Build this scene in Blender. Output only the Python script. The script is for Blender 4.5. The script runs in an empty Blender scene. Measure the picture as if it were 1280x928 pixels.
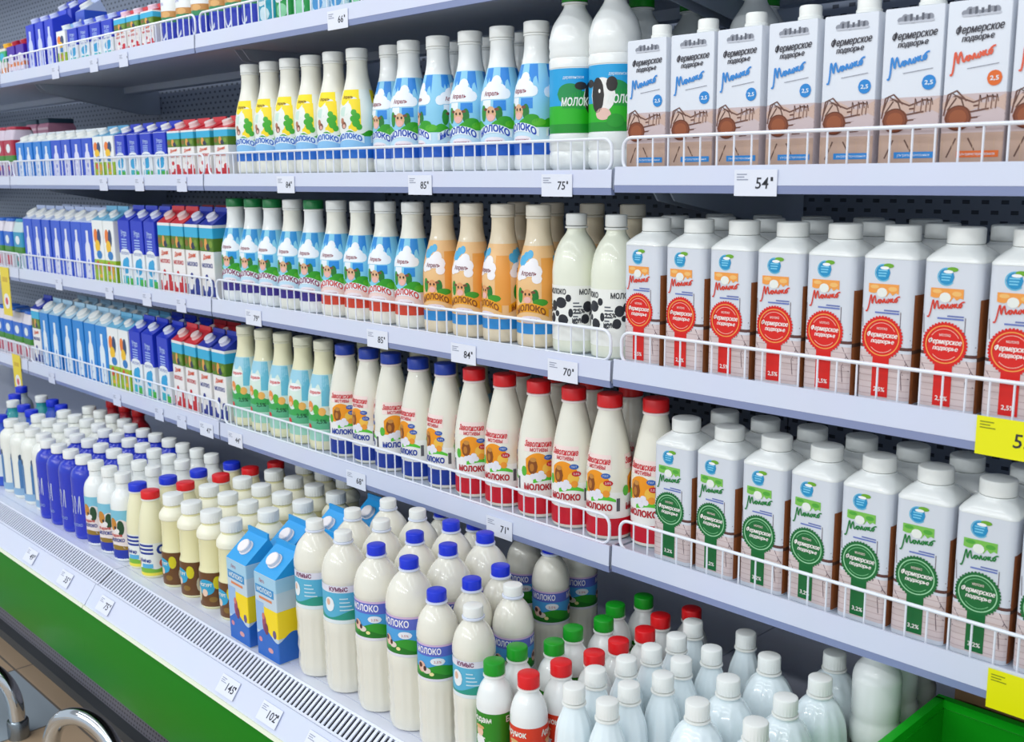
import bpy, bmesh, math, random
from math import pi, sin, cos, sqrt, atan2
from mathutils import Matrix, Vector

random.seed(7)
SC = bpy.context.scene
COL = SC.collection

# ------------------------------------------------------------------ camera, world, lights
cd = bpy.data.cameras.new('camera'); cam = bpy.data.objects.new('camera', cd); COL.objects.link(cam)
_R = Vector((0.69720862, 0.71678383, -0.01100328)); _U = Vector((-0.126153, 0.13778844, 0.98239491)); _F = Vector((-0.70568092, 0.68354611, -0.18649172))
cam.matrix_world = Matrix(((_R.x, _U.x, -_F.x, 0), (_R.y, _U.y, -_F.y, 0), (_R.z, _U.z, -_F.z, 1.45), (0, 0, 0, 1)))
cd.sensor_width = 36; cd.lens = 36 * 1320 / 1280; cd.clip_start = 0.02
SC.camera = cam
cd.dof.use_dof = True; cd.dof.focus_distance = 1.75; cd.dof.aperture_fstop = 9
SC.view_settings.view_transform = 'Standard'; SC.view_settings.look = 'None'
SC.view_settings.gamma = 1; SC.view_settings.use_curve_mapping = False
SC.view_settings.exposure = 0.36

w = bpy.data.worlds.new('store_ambience'); SC.world = w; w.use_nodes = True
w.node_tree.nodes['Background'].inputs[0].default_value = (0.80, 0.90, 1.0, 1)
w.node_tree.nodes['Background'].inputs[1].default_value = 0.58

def area(name, loc, rot, sx, sy, power, col=(0.93, 0.97, 1)):
    l = bpy.data.lights.new(name, 'AREA'); l.shape = 'RECTANGLE'; l.size = sx; l.size_y = sy
    l.energy = power; l.color = col
    o = bpy.data.objects.new(name, l); COL.objects.link(o); o.location = loc; o.rotation_euler = rot
    return o
# fluorescent strips of the shop ceiling over the aisle, and the tube in the case canopy
for i, y in enumerate((-0.1, -1.7, -3.6)):
    area('ceiling_strip_light', (-1.6, y, 3.05), (0, 0, 0), 7.0, 0.16, (20, 52, 150)[i])
area('canopy_tube_light', (-2.2, 1.0, 2.22), (math.radians(22), 0, 0), 5.5, 0.08, 6)

# ------------------------------------------------------------------ materials
def s2l(c): return c / 12.92 if c <= 0.04045 else ((c + 0.055) / 1.055) ** 2.4
def hexc(h):
    h = h.lstrip('#'); return tuple(s2l(int(h[i:i + 2], 16) / 255) for i in (0, 2, 4)) + (1,)
_M = {}
def mat(hx, rough=0.4, metal=0.0, name=None, coat=0.0, noise=0.0, nscale=30):
    key = (hx, rough, metal, coat, noise)
    if key in _M: return _M[key]
    m = bpy.data.materials.new(name or 'print_' + hx.lstrip('#')); m.use_nodes = True
    nt = m.node_tree; b = nt.nodes['Principled BSDF']
    b.inputs['Base Color'].default_value = hexc(hx); b.inputs['Roughness'].default_value = rough
    b.inputs['Metallic'].default_value = metal; b.inputs['Coat Weight'].default_value = coat
    if noise:
        tc = nt.nodes.new('ShaderNodeTexCoord'); n = nt.nodes.new('ShaderNodeTexNoise'); n.inputs['Scale'].default_value = nscale
        r = nt.nodes.new('ShaderNodeMixRGB'); r.blend_type = 'MULTIPLY'; r.inputs[0].default_value = noise
        r.inputs[1].default_value = hexc(hx)
        nt.links.new(tc.outputs['Object'], n.inputs['Vector']); nt.links.new(n.outputs['Color'], r.inputs[2]); nt.links.new(r.outputs[0], b.inputs['Base Color'])
    _M[key] = m; return m
WHITEMETAL = mat('#dfe4f4', 0.35, 0, 'white_enamel', 0.2, 0.05)
LIPM = mat('#dae0f4', 0.3, 0, 'price_strip_plastic', 0.3, 0.06, 8)
LIPD = mat('#8b97c0', 0.3, 0, 'strip_edge_plastic', 0.3)
UNDER = mat('#abb6c7', 0.5, 0, 'grey_shelf_steel', 0, 0.08)
WIRE = mat('#eef2fb', 0.3, 0, 'white_coated_wire', 0.3)
DARK = mat('#1d2026', 0.6, 0, 'dark_gap')
GREENP = mat('#007c02', 0.35, 0, 'green_panel', 0.0, 0.02, 3)
GREENP.node_tree.nodes['Principled BSDF'].inputs['Specular IOR Level'].default_value = 0.2
CHROME = mat('#d8dde2', 0.08, 1.0, 'chrome')
CAPW = mat('#f1f3ef', 0.4, 0, 'white_cap'); CAPB = mat('#1433d6', 0.35, 0, 'blue_cap'); CAPR = mat('#e2151c', 0.35, 0, 'red_cap')
CAPG = mat('#129a1e', 0.35, 0, 'green_cap'); CAPDG = mat('#0f7a3c', 0.35, 0, 'dark_green_cap'); CAPDB = mat('#1b3da8', 0.35, 0, 'navy_cap')
MILK = mat('#f2f1e4', 0.3, 0, 'milk_in_plastic', 0.3); MILKW = mat('#f1f4f2', 0.25, 0, 'white_plastic', 0.4)
BEIGE = mat('#eadbbd', 0.3, 0, 'baked_milk', 0.3); CREAM = mat('#f0ecc6', 0.28, 0, 'cream_milk', 0.3)
FLUTE = mat('#e9f5f9', 0.18, 0, 'fluted_clear_plastic', 0.5)
CARDW = mat('#dbe0e9', 0.45, 0, 'white_carton')

def perforated(name, base, hole, sc):
    m = bpy.data.materials.new(name); m.use_nodes = True; nt = m.node_tree; b = nt.nodes['Principled BSDF']
    tc = nt.nodes.new('ShaderNodeTexCoord'); mp = nt.nodes.new('ShaderNodeMapping'); mp.inputs['Scale'].default_value = sc
    mp.inputs['Rotation'].default_value = (pi / 2, 0, 0)
    br = nt.nodes.new('ShaderNodeTexBrick'); br.offset = 0.5; br.inputs['Scale'].default_value = 1
    br.inputs['Color1'].default_value = hexc(hole); br.inputs['Color2'].default_value = hexc(hole); br.inputs['Mortar'].default_value = hexc(base)
    br.inputs['Mortar Size'].default_value = 0.16; br.inputs['Brick Width'].default_value = 0.5; br.inputs['Row Height'].default_value = 0.5
    nt.links.new(tc.outputs['Object'], mp.inputs['Vector']); nt.links.new(mp.outputs[0], br.inputs['Vector']); nt.links.new(br.outputs['Color'], b.inputs['Base Color'])
    b.inputs['Roughness'].default_value = 0.5
    return m
BACKM = perforated('perforated_back_steel', '#8e98aa', '#454c5a', (16, 30, 30))
KICKM = perforated('perforated_kick_plate', '#77757f', '#050507', (34, 34, 34))

def floor_mat():
    m = bpy.data.materials.new('floor_tiles'); m.use_nodes = True; nt = m.node_tree; b = nt.nodes['Principled BSDF']
    tc = nt.nodes.new('ShaderNodeTexCoord'); mp = nt.nodes.new('ShaderNodeMapping'); mp.inputs['Location'].default_value = (0.2, 0.03, 0)
    mp.inputs['Location'].default_value = (2.75, -0.97, 0)
    mul = nt.nodes.new('ShaderNodeMath'); mul.operation = 'MULTIPLY'
    for k, sc in enumerate(((2.5, 0, 0), (0, 2.5, 0))):
        m2 = nt.nodes.new('ShaderNodeVectorMath'); m2.operation = 'MULTIPLY'; m2.inputs[1].default_value = sc
        ad = nt.nodes.new('ShaderNodeVectorMath'); ad.inputs[1].default_value = ((0, .5, .5), (.5, 0, .5))[k]
        ck = nt.nodes.new('ShaderNodeTexChecker'); ck.inputs['Scale'].default_value = 1; ck.inputs['Color1'].default_value = (1, 1, 1, 1); ck.inputs['Color2'].default_value = (0, 0, 0, 1)
        nt.links.new(mp.outputs[0], m2.inputs[0]); nt.links.new(m2.outputs[0], ad.inputs[0]); nt.links.new(ad.outputs[0], ck.inputs['Vector']); nt.links.new(ck.outputs['Fac'], mul.inputs[k])
    ch = nt.nodes.new('ShaderNodeMixRGB'); ch.inputs[1].default_value = hexc('#b59c80'); ch.inputs[2].default_value = hexc('#9aa6b0')
    nt.links.new(mul.outputs[0], ch.inputs[0])
    br = nt.nodes.new('ShaderNodeTexBrick'); br.offset = 0; br.inputs['Scale'].default_value = 2.5; br.inputs['Brick Width'].default_value = 1; br.inputs['Row Height'].default_value = 1
    br.inputs['Mortar Size'].default_value = 0.008
    br.inputs['Mortar'].default_value = hexc('#6b625a')
    nt.links.new(tc.outputs['Object'], mp.inputs['Vector']); nt.links.new(mp.outputs[0], br.inputs['Vector'])
    nt.links.new(ch.outputs[0], br.inputs['Color1']); nt.links.new(ch.outputs[0], br.inputs['Color2'])
    nt.links.new(br.outputs['Color'], b.inputs['Base Color']); b.inputs['Roughness'].default_value = 0.3
    return m

# ------------------------------------------------------------------ mesh helpers
def finish(name, bm, mats, parent=None, angle=40, loc=None):
    me = bpy.data.meshes.new(name); bm.normal_update(); bm.to_mesh(me); bm.free()
    for m in (mats if isinstance(mats, (list, tuple)) else [mats]): me.materials.append(m)
    for p in me.polygons: p.use_smooth = True
    me.set_sharp_from_angle(angle=math.radians(angle))
    o = bpy.data.objects.new(name, me); COL.objects.link(o)
    if parent is not None: o.parent = parent
    if loc: o.location = loc
    return o
def box(bm, x0, x1, y0, y1, z0, z1, mi=0):
    v = [bm.verts.new(p) for p in ((x0, y0, z0), (x1, y0, z0), (x1, y1, z0), (x0, y1, z0), (x0, y0, z1), (x1, y0, z1), (x1, y1, z1), (x0, y1, z1))]
    for f in ((3, 2, 1, 0), (4, 5, 6, 7), (0, 1, 5, 4), (1, 2, 6, 5), (2, 3, 7, 6), (3, 0, 4, 7)):
        bm.faces.new([v[i] for i in f]).material_index = mi
def prism(bm, prof, x0, x1, mi=0):
    "extrude a (y,z) polygon along x"
    a = [bm.verts.new((x0, y, z)) for y, z in prof]; b = [bm.verts.new((x1, y, z)) for y, z in prof]; n = len(prof)
    fs = [bm.faces.new(a), bm.faces.new(b[::-1])]
    for i in range(n): fs.append(bm.faces.new((a[i], b[i], b[(i + 1) % n], a[(i + 1) % n])))
    for f in fs: f.material_index = mi
    bmesh.ops.recalc_face_normals(bm, faces=fs)
def tube(bm, pts, r, seg=8, closed=False, mi=0):
    pts = [Vector(p) for p in pts]; n = len(pts); rings = []
    up = None
    for i, p in enumerate(pts):
        if closed: t = (pts[(i + 1) % n] - pts[i - 1]).normalized()
        else: t = (pts[min(i + 1, n - 1)] - pts[max(i - 1, 0)]).normalized()
        if up is None:
            a = Vector((0, 1, 0)) if abs(t.y) < 0.9 else Vector((1, 0, 0))
        else: a = up
        s = t.cross(a).normalized(); up = s.cross(t).normalized()
        rings.append([bm.verts.new(p + (s * cos(2 * pi * k / seg) + up * sin(2 * pi * k / seg)) * r) for k in range(seg)])
    for i in range(n if closed else n - 1):
        A, B = rings[i], rings[(i + 1) % n]
        for k in range(seg): bm.faces.new((A[k], A[(k + 1) % seg], B[(k + 1) % seg], B[k])).material_index = mi
    if not closed:
        bm.faces.new(rings[0][::-1]).material_index = mi; bm.faces.new(rings[-1]).material_index = mi
def loft(bm, rings, mi=0, cap0=True, cap1=True):
    R = [[bm.verts.new(p) for p in r] for r in rings]
    n = len(R[0])
    for A, B in zip(R[:-1], R[1:]):
        for k in range(n): bm.faces.new((A[k], A[(k + 1) % n], B[(k + 1) % n], B[k])).material_index = mi
    if cap0: bm.faces.new(R[0][::-1]).material_index = mi
    if cap1: bm.faces.new(R[-1]).material_index = mi
def lathe(bm, prof, seg=36, mi=0, knurl=0, flutes=0, fl=None):
    "prof in mm (r,z), bottom to top"
    rings = []
    for r, z in prof:
        ring = []
        for k in range(seg):
            rr = r
            if knurl: rr = r * (1 + (knurl if k % 2 else 0))
            if flutes and fl and fl[0] < z < fl[1]: rr = r * (1 - 0.035 * (0.5 + 0.5 * cos(flutes * 2 * pi * k / seg)) * min(1, (z - fl[0]) / 12, (fl[1] - z) / 12))
            t = 2 * pi * k / seg
            ring.append((rr * cos(t) / 1000, rr * sin(t) / 1000, z / 1000))
        rings.append(ring)
    loft(bm, rings, mi)
def smooth_prof(pts, n=4):
    "Catmull-Rom through (r,z)"
    out = []
    P = [pts[0]] + list(pts) + [pts[-1]]
    for i in range(1, len(P) - 2):
        for k in range(n):
            t = k / n; q = []
            for c in (0, 1):
                p0, p1, p2, p3 = P[i - 1][c], P[i][c], P[i + 1][c], P[i + 2][c]
                q.append(0.5 * (2 * p1 + (p2 - p0) * t + (2 * p0 - 5 * p1 + 4 * p2 - p3) * t * t + (3 * p1 - p0 - 3 * p2 + p3) * t ** 3))
            out.append(tuple(q))
    out.append(tuple(pts[-1])); return out

# ------------------------------------------------------------------ text geometry
_T = {}
def text_geo(s, bold):
    if (s, bold) in _T: return _T[(s, bold)]
    c = bpy.data.curves.new('lettering', 'FONT'); c.body = s; c.size = 1; c.offset = bold; c.resolution_u = 2; c.fill_mode = 'FRONT'
    o = bpy.data.objects.new('lettering', c); COL.objects.link(o)
    dg = bpy.context.evaluated_depsgraph_get(); dg.update()
    me = o.evaluated_get(dg).to_mesh()
    vs = [(v.co.x, v.co.y) for v in me.vertices]; fs = [tuple(p.vertices) for p in me.polygons]
    o.evaluated_get(dg).to_mesh_clear(); bpy.data.objects.remove(o); bpy.data.curves.remove(c)
    if vs:
        x0 = min(v[0] for v in vs); x1 = max(v[0] for v in vs)
    else: x0, x1 = 0, 1
    _T[(s, bold)] = ([((x - (x0 + x1) / 2), y) for x, y in vs], fs, x1 - x0)
    return _T[(s, bold)]

# ------------------------------------------------------------------ printed artwork wrapped on a package (all lengths in mm)
class Wrap:
    breaks = ()
class LatheWrap(Wrap):
    def __init__(s, prof, R): s.prof = prof; s.R = R
    def rad(s, v):
        p = s.prof
        for (r0, z0), (r1, z1) in zip(p[:-1], p[1:]):
            if z0 <= v <= z1 and z1 > z0: return r0 + (r1 - r0) * (v - z0) / (z1 - z0)
        return p[-1][0] if v > p[-1][1] else p[0][0]
    def at(s, u, v, o):
        r = s.rad(v) + o; t = u / s.R
        return (r * sin(t) / 1000, -r * cos(t) / 1000, v / 1000)
class BoxWrap(Wrap):
    def __init__(s, w, d, rc=2.0):
        s.w, s.d, s.rc = w, d, rc; a = w / 2 - rc; L = pi / 2 * rc
        s.a, s.L = a, L
        s.breaks = tuple(k * x for k in (-1, 1) for x in (a, a + L / 3, a + 2 * L / 3, a + L))
    def at(s, u, v, o):
        sg = 1 if u >= 0 else -1; q = abs(u)
        if q <= s.a: x, y = q, -s.d / 2 - o
        elif q <= s.a + s.L:
            t = (q - s.a) / s.rc; x = s.a + (s.rc + o) * sin(t); y = -s.d / 2 + s.rc - (s.rc + o) * cos(t)
        else: x = s.w / 2 + o; y = -s.d / 2 + s.rc + (q - s.a - s.L)
        return (sg * x / 1000, y / 1000, v / 1000)
class FlatWrap(Wrap):
    def at(s, u, v, o): return (u / 1000, -o / 1000, v / 1000)

class Art:
    def __init__(s, wrap): s.w = wrap; s.v = []; s.f = []; s.m = []; s.fm = []; s.n = 0
    def mi(s, m):
        if isinstance(m, str): m = mat(m, 0.4)
        if m not in s.m: s.m.append(m)
        s.n += 1
        return s.m.index(m)
    def off(s, L): return 0.2 + 0.15 * L + 0.0011 * s.n     # every print lies a hair above the one before it
    def fill(s, u0, u1, lo, hi, m, L=0, du=4.0, dv=9.0):
        k = s.mi(m); n = max(1, int(math.ceil((u1 - u0) / du)))
        us = sorted(set([u0 + (u1 - u0) * i / n for i in range(n + 1)] + [b for b in s.w.breaks if u0 < b < u1]))
        f = lambda g, u: g(u) if callable(g) else g
        hmax = max(f(hi, u) - f(lo, u) for u in us); nv = max(1, int(math.ceil(hmax / dv)))
        base = len(s.v)
        for u in us:
            a, b = f(lo, u), max(f(lo, u), f(hi, u))
            for j in range(nv + 1): s.v.append(s.w.at(u, a + (b - a) * j / nv, s.off(L)))
        for i in range(len(us) - 1):
            for j in range(nv):
                p = base + i * (nv + 1) + j; q = p + nv + 1
                s.f.append((p, q, q + 1, p + 1)); s.fm.append(k)
    def rect(s, u0, u1, v0, v1, m, L=1): s.fill(u0, u1, v0, v1, m, L)
    def ell(s, cu, cv, ru, rv, m, L=2):
        g = lambda u: rv * sqrt(max(0, 1 - ((u - cu) / ru) ** 2))
        s.fill(cu - ru, cu + ru, lambda u: cv - g(u), lambda u: cv + g(u), m, L, du=max(0.4, ru / 6))
    def ring(s, cu, cv, r0, r1, m, L=3, n=40, a0=0, a1=2 * pi):
        k = s.mi(m); base = len(s.v)
        for i in range(n + 1):
            t = a0 + (a1 - a0) * i / n
            for r in (r0, r1): s.v.append(s.w.at(cu + r * cos(t), cv + r * sin(t), s.off(L)))
        for i in range(n):
            p = base + 2 * i; s.f.append((p, p + 1, p + 3, p + 2)); s.fm.append(k)
    def text(s, t, u, v, h, m, L=4, bold=0.0, shear=0.0, width=None, arc=0.0, rot=0.0):
        vs, fs, wd = text_geo(t, bold); sc = h / 0.72; sx = sc if width is None else width / wd
        k = s.mi(m); base = len(s.v)
        for x, y in vs:
            X = x * sx + shear * y * sc; Y = y * sc
            Y += arc * (1 - (2 * x / wd) ** 2)
            X, Y = X * cos(rot) - Y * sin(rot), X * sin(rot) + Y * cos(rot)
            s.v.append(s.w.at(u + X, v + Y, s.off(L)))
        for f in fs: s.f.append(tuple(base + i for i in f)); s.fm.append(k)
    def stroke(s, pts, wd, m, L=4):
        k = s.mi(m); base = len(s.v); n = len(pts)
        for i, (x, y) in enumerate(pts):
            a = pts[max(i - 1, 0)]; b = pts[min(i + 1, n - 1)]; dx, dy = b[0] - a[0], b[1] - a[1]; l = sqrt(dx * dx + dy * dy) or 1
            nx, ny = -dy / l * wd / 2, dx / l * wd / 2
            o = s.off(L) + .0012 * i; s.v.append(s.w.at(x + nx, y + ny, o)); s.v.append(s.w.at(x - nx, y - ny, o))
        for i in range(n - 1):
            p = base + 2 * i; s.f.append((p, p + 1, p + 3, p + 2)); s.fm.append(k)
    def script(s, u, v, sz, m, rot=0.2, wd=None, L=4):
        "the handwritten word on the farm milk packs"
        raw = [(-.75, -.75), (-.6, -.85), (-.35, -.3), (0, .9), (.1, 1.0), (.12, .5), (.15, 0), (.35, .6), (.55, .95), (.6, .5), (.62, .1), (.75, .05), (.95, .35),
               (1.1, .45), (1.0, .1), (1.15, 0), (1.3, .3), (1.2, .45), (1.4, .3), (1.5, 0), (1.65, .4), (1.75, .45), (1.78, .05), (1.95, .1), (2.1, .4), (2.0, .1), (2.15, 0), (2.3, .3), (2.2, .45),
               (2.4, .3), (2.5, 0), (2.55, .5), (2.6, .2), (2.8, .5), (2.65, .22), (2.85, 0), (3.05, .2), (3.15, .42), (3.0, .25), (3.15, 0), (3.35, .3), (3.2, .45), (3.5, .62), (3.7, .6)]
        p = smooth_prof(raw, 3)
        q = [((x - 1.5) * sz * cos(rot) - y * sz * sin(rot) + u, (x - 1.5) * sz * sin(rot) + y * sz * cos(rot) + v) for x, y in p]
        s.stroke(q, wd or sz * 0.13, m, L)
    def build(s, name, parent):
        me = bpy.data.meshes.new(name); me.from_pydata(s.v, [], s.f)
        for m in s.m: me.materials.append(m)
        me.polygons.foreach_set('material_index', s.fm)
        for p in me.polygons: p.use_smooth = True
        o = bpy.data.objects.new(name, me); COL.objects.link(o); o.parent = parent
        return o

# ------------------------------------------------------------------ things, parts, copies
def thing(name, cat=None, label=None, group=None, loc=(0, 0, 0), rz=0.0):
    o = bpy.data.objects.new(name, None); COL.objects.link(o); o.empty_display_size = 0.02
    o.location = loc; o.rotation_euler = (0, 0, rz)
    if cat: o['category'] = cat
    if label: o['label'] = label
    if group: o['group'] = group
    return o
def tag(o, cat, label, group=None):
    o['category'] = cat; o['label'] = label
    if group: o['group'] = group
    return o
_kids = {}
def dup(root):
    r = root.copy(); COL.objects.link(r)
    for ch in _kids[root.name]:
        c = ch.copy(); COL.objects.link(c); c.parent = r
        for g in ch.children:
            d = g.copy(); COL.objects.link(d); d.parent = c
    return r
_proto = {}
_maker = {}
ORD = 'first second third fourth fifth sixth seventh eighth ninth tenth eleventh twelfth thirteenth fourteenth fifteenth sixteenth seventeenth eighteenth nineteenth twentieth'.split()
_seen = {}
# how far each kind of round bottle is turned on its shelf
TURN = {k: .32 for k in ('yellow', 'blue', 'plum', 'plum_green', 'red_letter', 'peach', 'meadow')}
TURN.update({k: .45 for k in ('big_blue', 'big_white', 'mid_blue', 'mid_white', 'mid_white_cow')}); TURN.update(cone_red=.1, cone_blue=.1, neck=.3, jar=.3, tall_cow=.2)
def put(kind, x, y, z, label, group, rz=None):
    if kind not in _proto:
        o = _maker[kind](); _proto[kind] = o; _kids[o.name] = list(o.children)
    else: o = dup(_proto[kind])
    o.location = (x, y, z + 0.0004)
    o.rotation_euler = (0, 0, (random.uniform(-.05, .05) + TURN.get(kind, 0)) if rz is None else rz + TURN.get(kind, 0))
    o['label'] = label; o['group'] = group
    _seen[label] = _seen.get(label, 0) + 1
    return o
def setting(name, bm, m, loc=None):
    o = finish(name, bm, m, None, 30, loc); o['kind'] = 'structure'; return o

# ------------------------------------------------------------------ the shop
bm = bmesh.new(); box(bm, -8, 4, -5, 2.0, -0.05, 0); setting('floor', bm, floor_mat())
bm = bmesh.new(); box(bm, -8, 4, 1.96, 2.06, 0, 3.3); setting('wall_rear', bm, mat('#c9ced6', 0.7, 0, 'wall_paint', 0, 0.1))
bm = bmesh.new(); box(bm, -8, 4, -5, 2.06, 3.3, 3.36); setting('ceiling', bm, mat('#dfe3e8', 0.8, 0, 'ceiling_paint', 0, 0.05))

# ------------------------------------------------------------------ refrigerated case, one section per unit
UNITS = {'A': (-5.30, -3.548), 'B': (-3.548, -2.298), 'C': (-2.298, -1.048), 'D': (-1.048, 0.202)}
DECK = 0.557
def case_section(key, label):
    x0, x1 = UNITS[key]; a, b = x0 + 0.0015, x1 - 0.0015
    t = thing('refrigerated_case', 'display fridge', label, 'sections of the open fridge', ((x0 + x1) / 2, 1.3, 0))
    o = t.location
    def part(name, bm, m, parent=t, ang=30):
        bm.transform(Matrix.Translation((-o.x, -o.y, 0))); return finish(name, bm, m, parent, ang)
    bm = bmesh.new(); box(bm, a, b, 1.75, 1.80, 0.30, 2.30); part('back_panel', bm, BACKM)
    bm = bmesh.new(); box(bm, a, b, 0.97, 1.749, DECK - 0.03, DECK); box(bm, a, b, 0.946, 0.969, DECK - 0.03, DECK - 0.0005); part('deck', bm, WHITEMETAL)
    bm = bmesh.new(); box(bm, a, b, 0.91, 1.749, 0.31, 0.49); part('tub', bm, DARK)
    bm = bmesh.new(); box(bm, a, b, 1.05, 1.09, 0.0, 0.309); part('kick_plate', bm, KICKM)
    bm = bmesh.new(); box(bm, a, b, 1.02, 1.0495, 0.0, 0.030); part('floor_shade_strip', bm, mat('#43474b', .5))  # dark grey strip added to stand in for shadow and reflection along the floor
    bm = bmesh.new(); prism(bm, [(0.868, 0.487), (0.860, 0.44), (0.860, 0.36), (0.868, 0.312), (0.88, 0.312), (0.88, 0.487)], x0 + .0001, x1 - .0001); part('front_panel', bm, GREENP)
    bm = bmesh.new(); prism(bm, [(0.866, 0.489), (0.871, 0.488), (0.903, 0.5315), (0.898, 0.5345)], a, b); r = part('price_rail', bm, LIPM)
    bm = bmesh.new(); prism(bm, [(0.862, 0.487), (0.868, 0.4865), (0.8715, 0.4925), (0.8655, 0.4935)], a, b); part('rail_trim', bm, mat('#e9edd6', 0.3), r)
    # air return grille: real slats between two strips over a dark duct
    bm = bmesh.new(); s = Vector((0, 0.04, 0.0275)); n = Vector((0, -0.0275, 0.04)).normalized()
    A = Vector((0, 0.9045, 0.5295))
    def slab(xa, xb, f0, f1, th, lift, mi):
        p = [A + s * f0 + n * lift, A + s * f1 + n * lift]; q = [v - n * th for v in p]
        prism(bm, [(p[0].y, p[0].z), (p[1].y, p[1].z), (q[1].y, q[1].z), (q[0].y, q[0].z)], xa, xb, mi)
    slab(a, b, 0.0, 0.09, 0.004, 0.003, 0); slab(a, b, 0.91, 1.0, 0.004, 0.003, 0); slab(a, b, 0.09, 0.91, 0.001, -0.010, 1)
    k = int((b - a) / 0.0125)
    for i in range(k): xx = a + (i + 0.5) * (b - a) / k; slab(xx - 0.0031, xx + 0.0031, 0.09, 0.91, 0.0025, 0.002, 0)
    part('grille', bm, [WHITEMETAL, DARK])
    bm = bmesh.new(); prism(bm, [(1.15, 2.36), (1.15, 2.24), (1.19, 2.23), (1.749, 2.23), (1.749, 2.36)], a, b); part('canopy', bm, WHITEMETAL)
    return t
case_section('A', 'fridge section at the far end holding yellow hanging tags and mixed bottles on its deck')
case_section('B', 'fridge section full of small blue and red cartons on its shelves')
case_section('C', 'fridge section with yellow and blue labelled bottles and prices 145 and 102 below')
case_section('D', 'fridge section with red seal, green seal and brown barrel cartons')

LIPB = [1.722, 1.412, 1.1155, 0.8115]; LIPT = [1.763, 1.450, 1.158, 0.856]
def surf(t): return LIPT[t] - 0.005
CONT = [dict(A='purple and orange packs', B='small red and navy cartons', C='white and green bottles', D='nothing in view above the barrel cartons'),
        dict(A='pink boxes', B='low blue and red cartons', C='yellow labelled and blue labelled bottles', D='white cartons with brown barrels'),
        dict(A='blue and green packs with a hanging yellow tag', B='tall royal blue cartons', C='peach labelled and cow patterned bottles', D='red seal cartons'),
        dict(A='blue lidded packs', B='sky blue cartons', C='blue capped and red capped bottles', D='green seal cartons')]
TIER = ['top', 'second', 'third', 'lowest']
def shelf(t, key):
    x0, x1 = UNITS[key]; a, b = x0 + 0.003, x1 - 0.003; dz = 0.004 if key == 'D' else 0
    zb, zt = LIPB[t] + dz, LIPT[t] + dz; zs = surf(t)
    th = thing('display_shelf', 'shelf', '%s fridge shelf, the one carrying %s' % (TIER[t], CONT[t][key]), 'fridge shelves', ((x0 + x1) / 2, 1.231, zs))
    o = th.location
    def part(name, bm, m, parent=th):
        bm.transform(Matrix.Translation((-o.x, -o.y, -o.z))); return finish(name, bm, m, parent, 30)
    bm = bmesh.new(); box(bm, a, b, 1.2345, 1.7, zs - 0.02, zs); box(bm, a, b, 1.62, 1.66, zs - 0.04, zs - 0.02); part('board', bm, UNDER if t < 0 else mat('#b9c3d3', 0.45, 0, 'shelf_steel', 0, 0.08))
    bm = bmesh.new(); prism(bm, [(1.231, zt), (1.2293, zb + 0.011), (1.2325, zb + 0.011), (1.234, zt)], a, b); lip = part('price_strip', bm, LIPM)
    bm = bmesh.new(); prism(bm, [(1.2293, zb + 0.0108), (1.2305, zb), (1.238, zb), (1.238, zb + 0.004), (1.233, zb + 0.0108)], a, b); part('lower_edge', bm, LIPD, lip)
    for xx in (a + 0.012, b - 0.015):
        bm = bmesh.new(); prism(bm, [(1.34, zs - 0.0205), (1.745, zs - 0.0205), (1.745, zs - 0.105), (1.69, zs - 0.105), (1.36, zs - 0.045)], xx, xx + 0.003); part('bracket', bm, UNDER)
    bm = bmesh.new(); box(bm, x0 + 0.0005, x0 + 0.0026, 1.2295, 1.25, zb + 0.004, zt - 0.002); part('end_clip', bm, mat('#8e96a8', 0.3, 0.6))
for t in range(4):
    for key in 'ABCD': shelf(t, key)

def wire_guard(t, key):
    x0, x1 = UNITS[key]; a, b = x0 + 0.011, x1 - 0.011; h = 0.0485; rr = 0.016; dz = 0.0
    z0 = surf(t) + 0.0026; z1 = z0 + h
    o = thing('wire_guard', 'shelf guard', 'white wire guard on the %s shelf before the %s' % (TIER[t], CONT[t][key].split(' with a')[0].split(' over the')[0]), 'wire guards on the shelf fronts', ((x0 + x1) / 2, 1.2405, z0))
    pts = []
    for cx, cz, a0 in ((a + rr, z0 + rr, pi), (b - rr, z0 + rr, 1.5 * pi), (b - rr, z1 - rr, 0), (a + rr, z1 - rr, pi / 2)):
        for k in range(6): pts.append((cx + rr * cos(a0 + k * pi / 10) - o.location.x, 0, cz + rr * sin(a0 + k * pi / 10) - z0))
    bm = bmesh.new(); tube(bm, pts, 0.0026, 8, True); finish('guard_frame', bm, WIRE, o)
    bm = bmesh.new(); n = int((b - a) / 0.0276)
    run = []
    for i in range(1, n):
        xx = a + (b - a) * i / n - o.location.x; e = [(xx, 0.0, 0.0), (xx, 0.0, .002), (xx, 0.0, h - .002), (xx, 0.0, h)]
        run += e if i % 2 else e[::-1]
    tube(bm, run, 0.0015, 6)
    finish('wire_lattice', bm, WIRE, o)
for t, keys in enumerate(('ABC', 'ABCD', 'ABCD', 'ABCD')):
    for key in keys: wire_guard(t, key)

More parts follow.
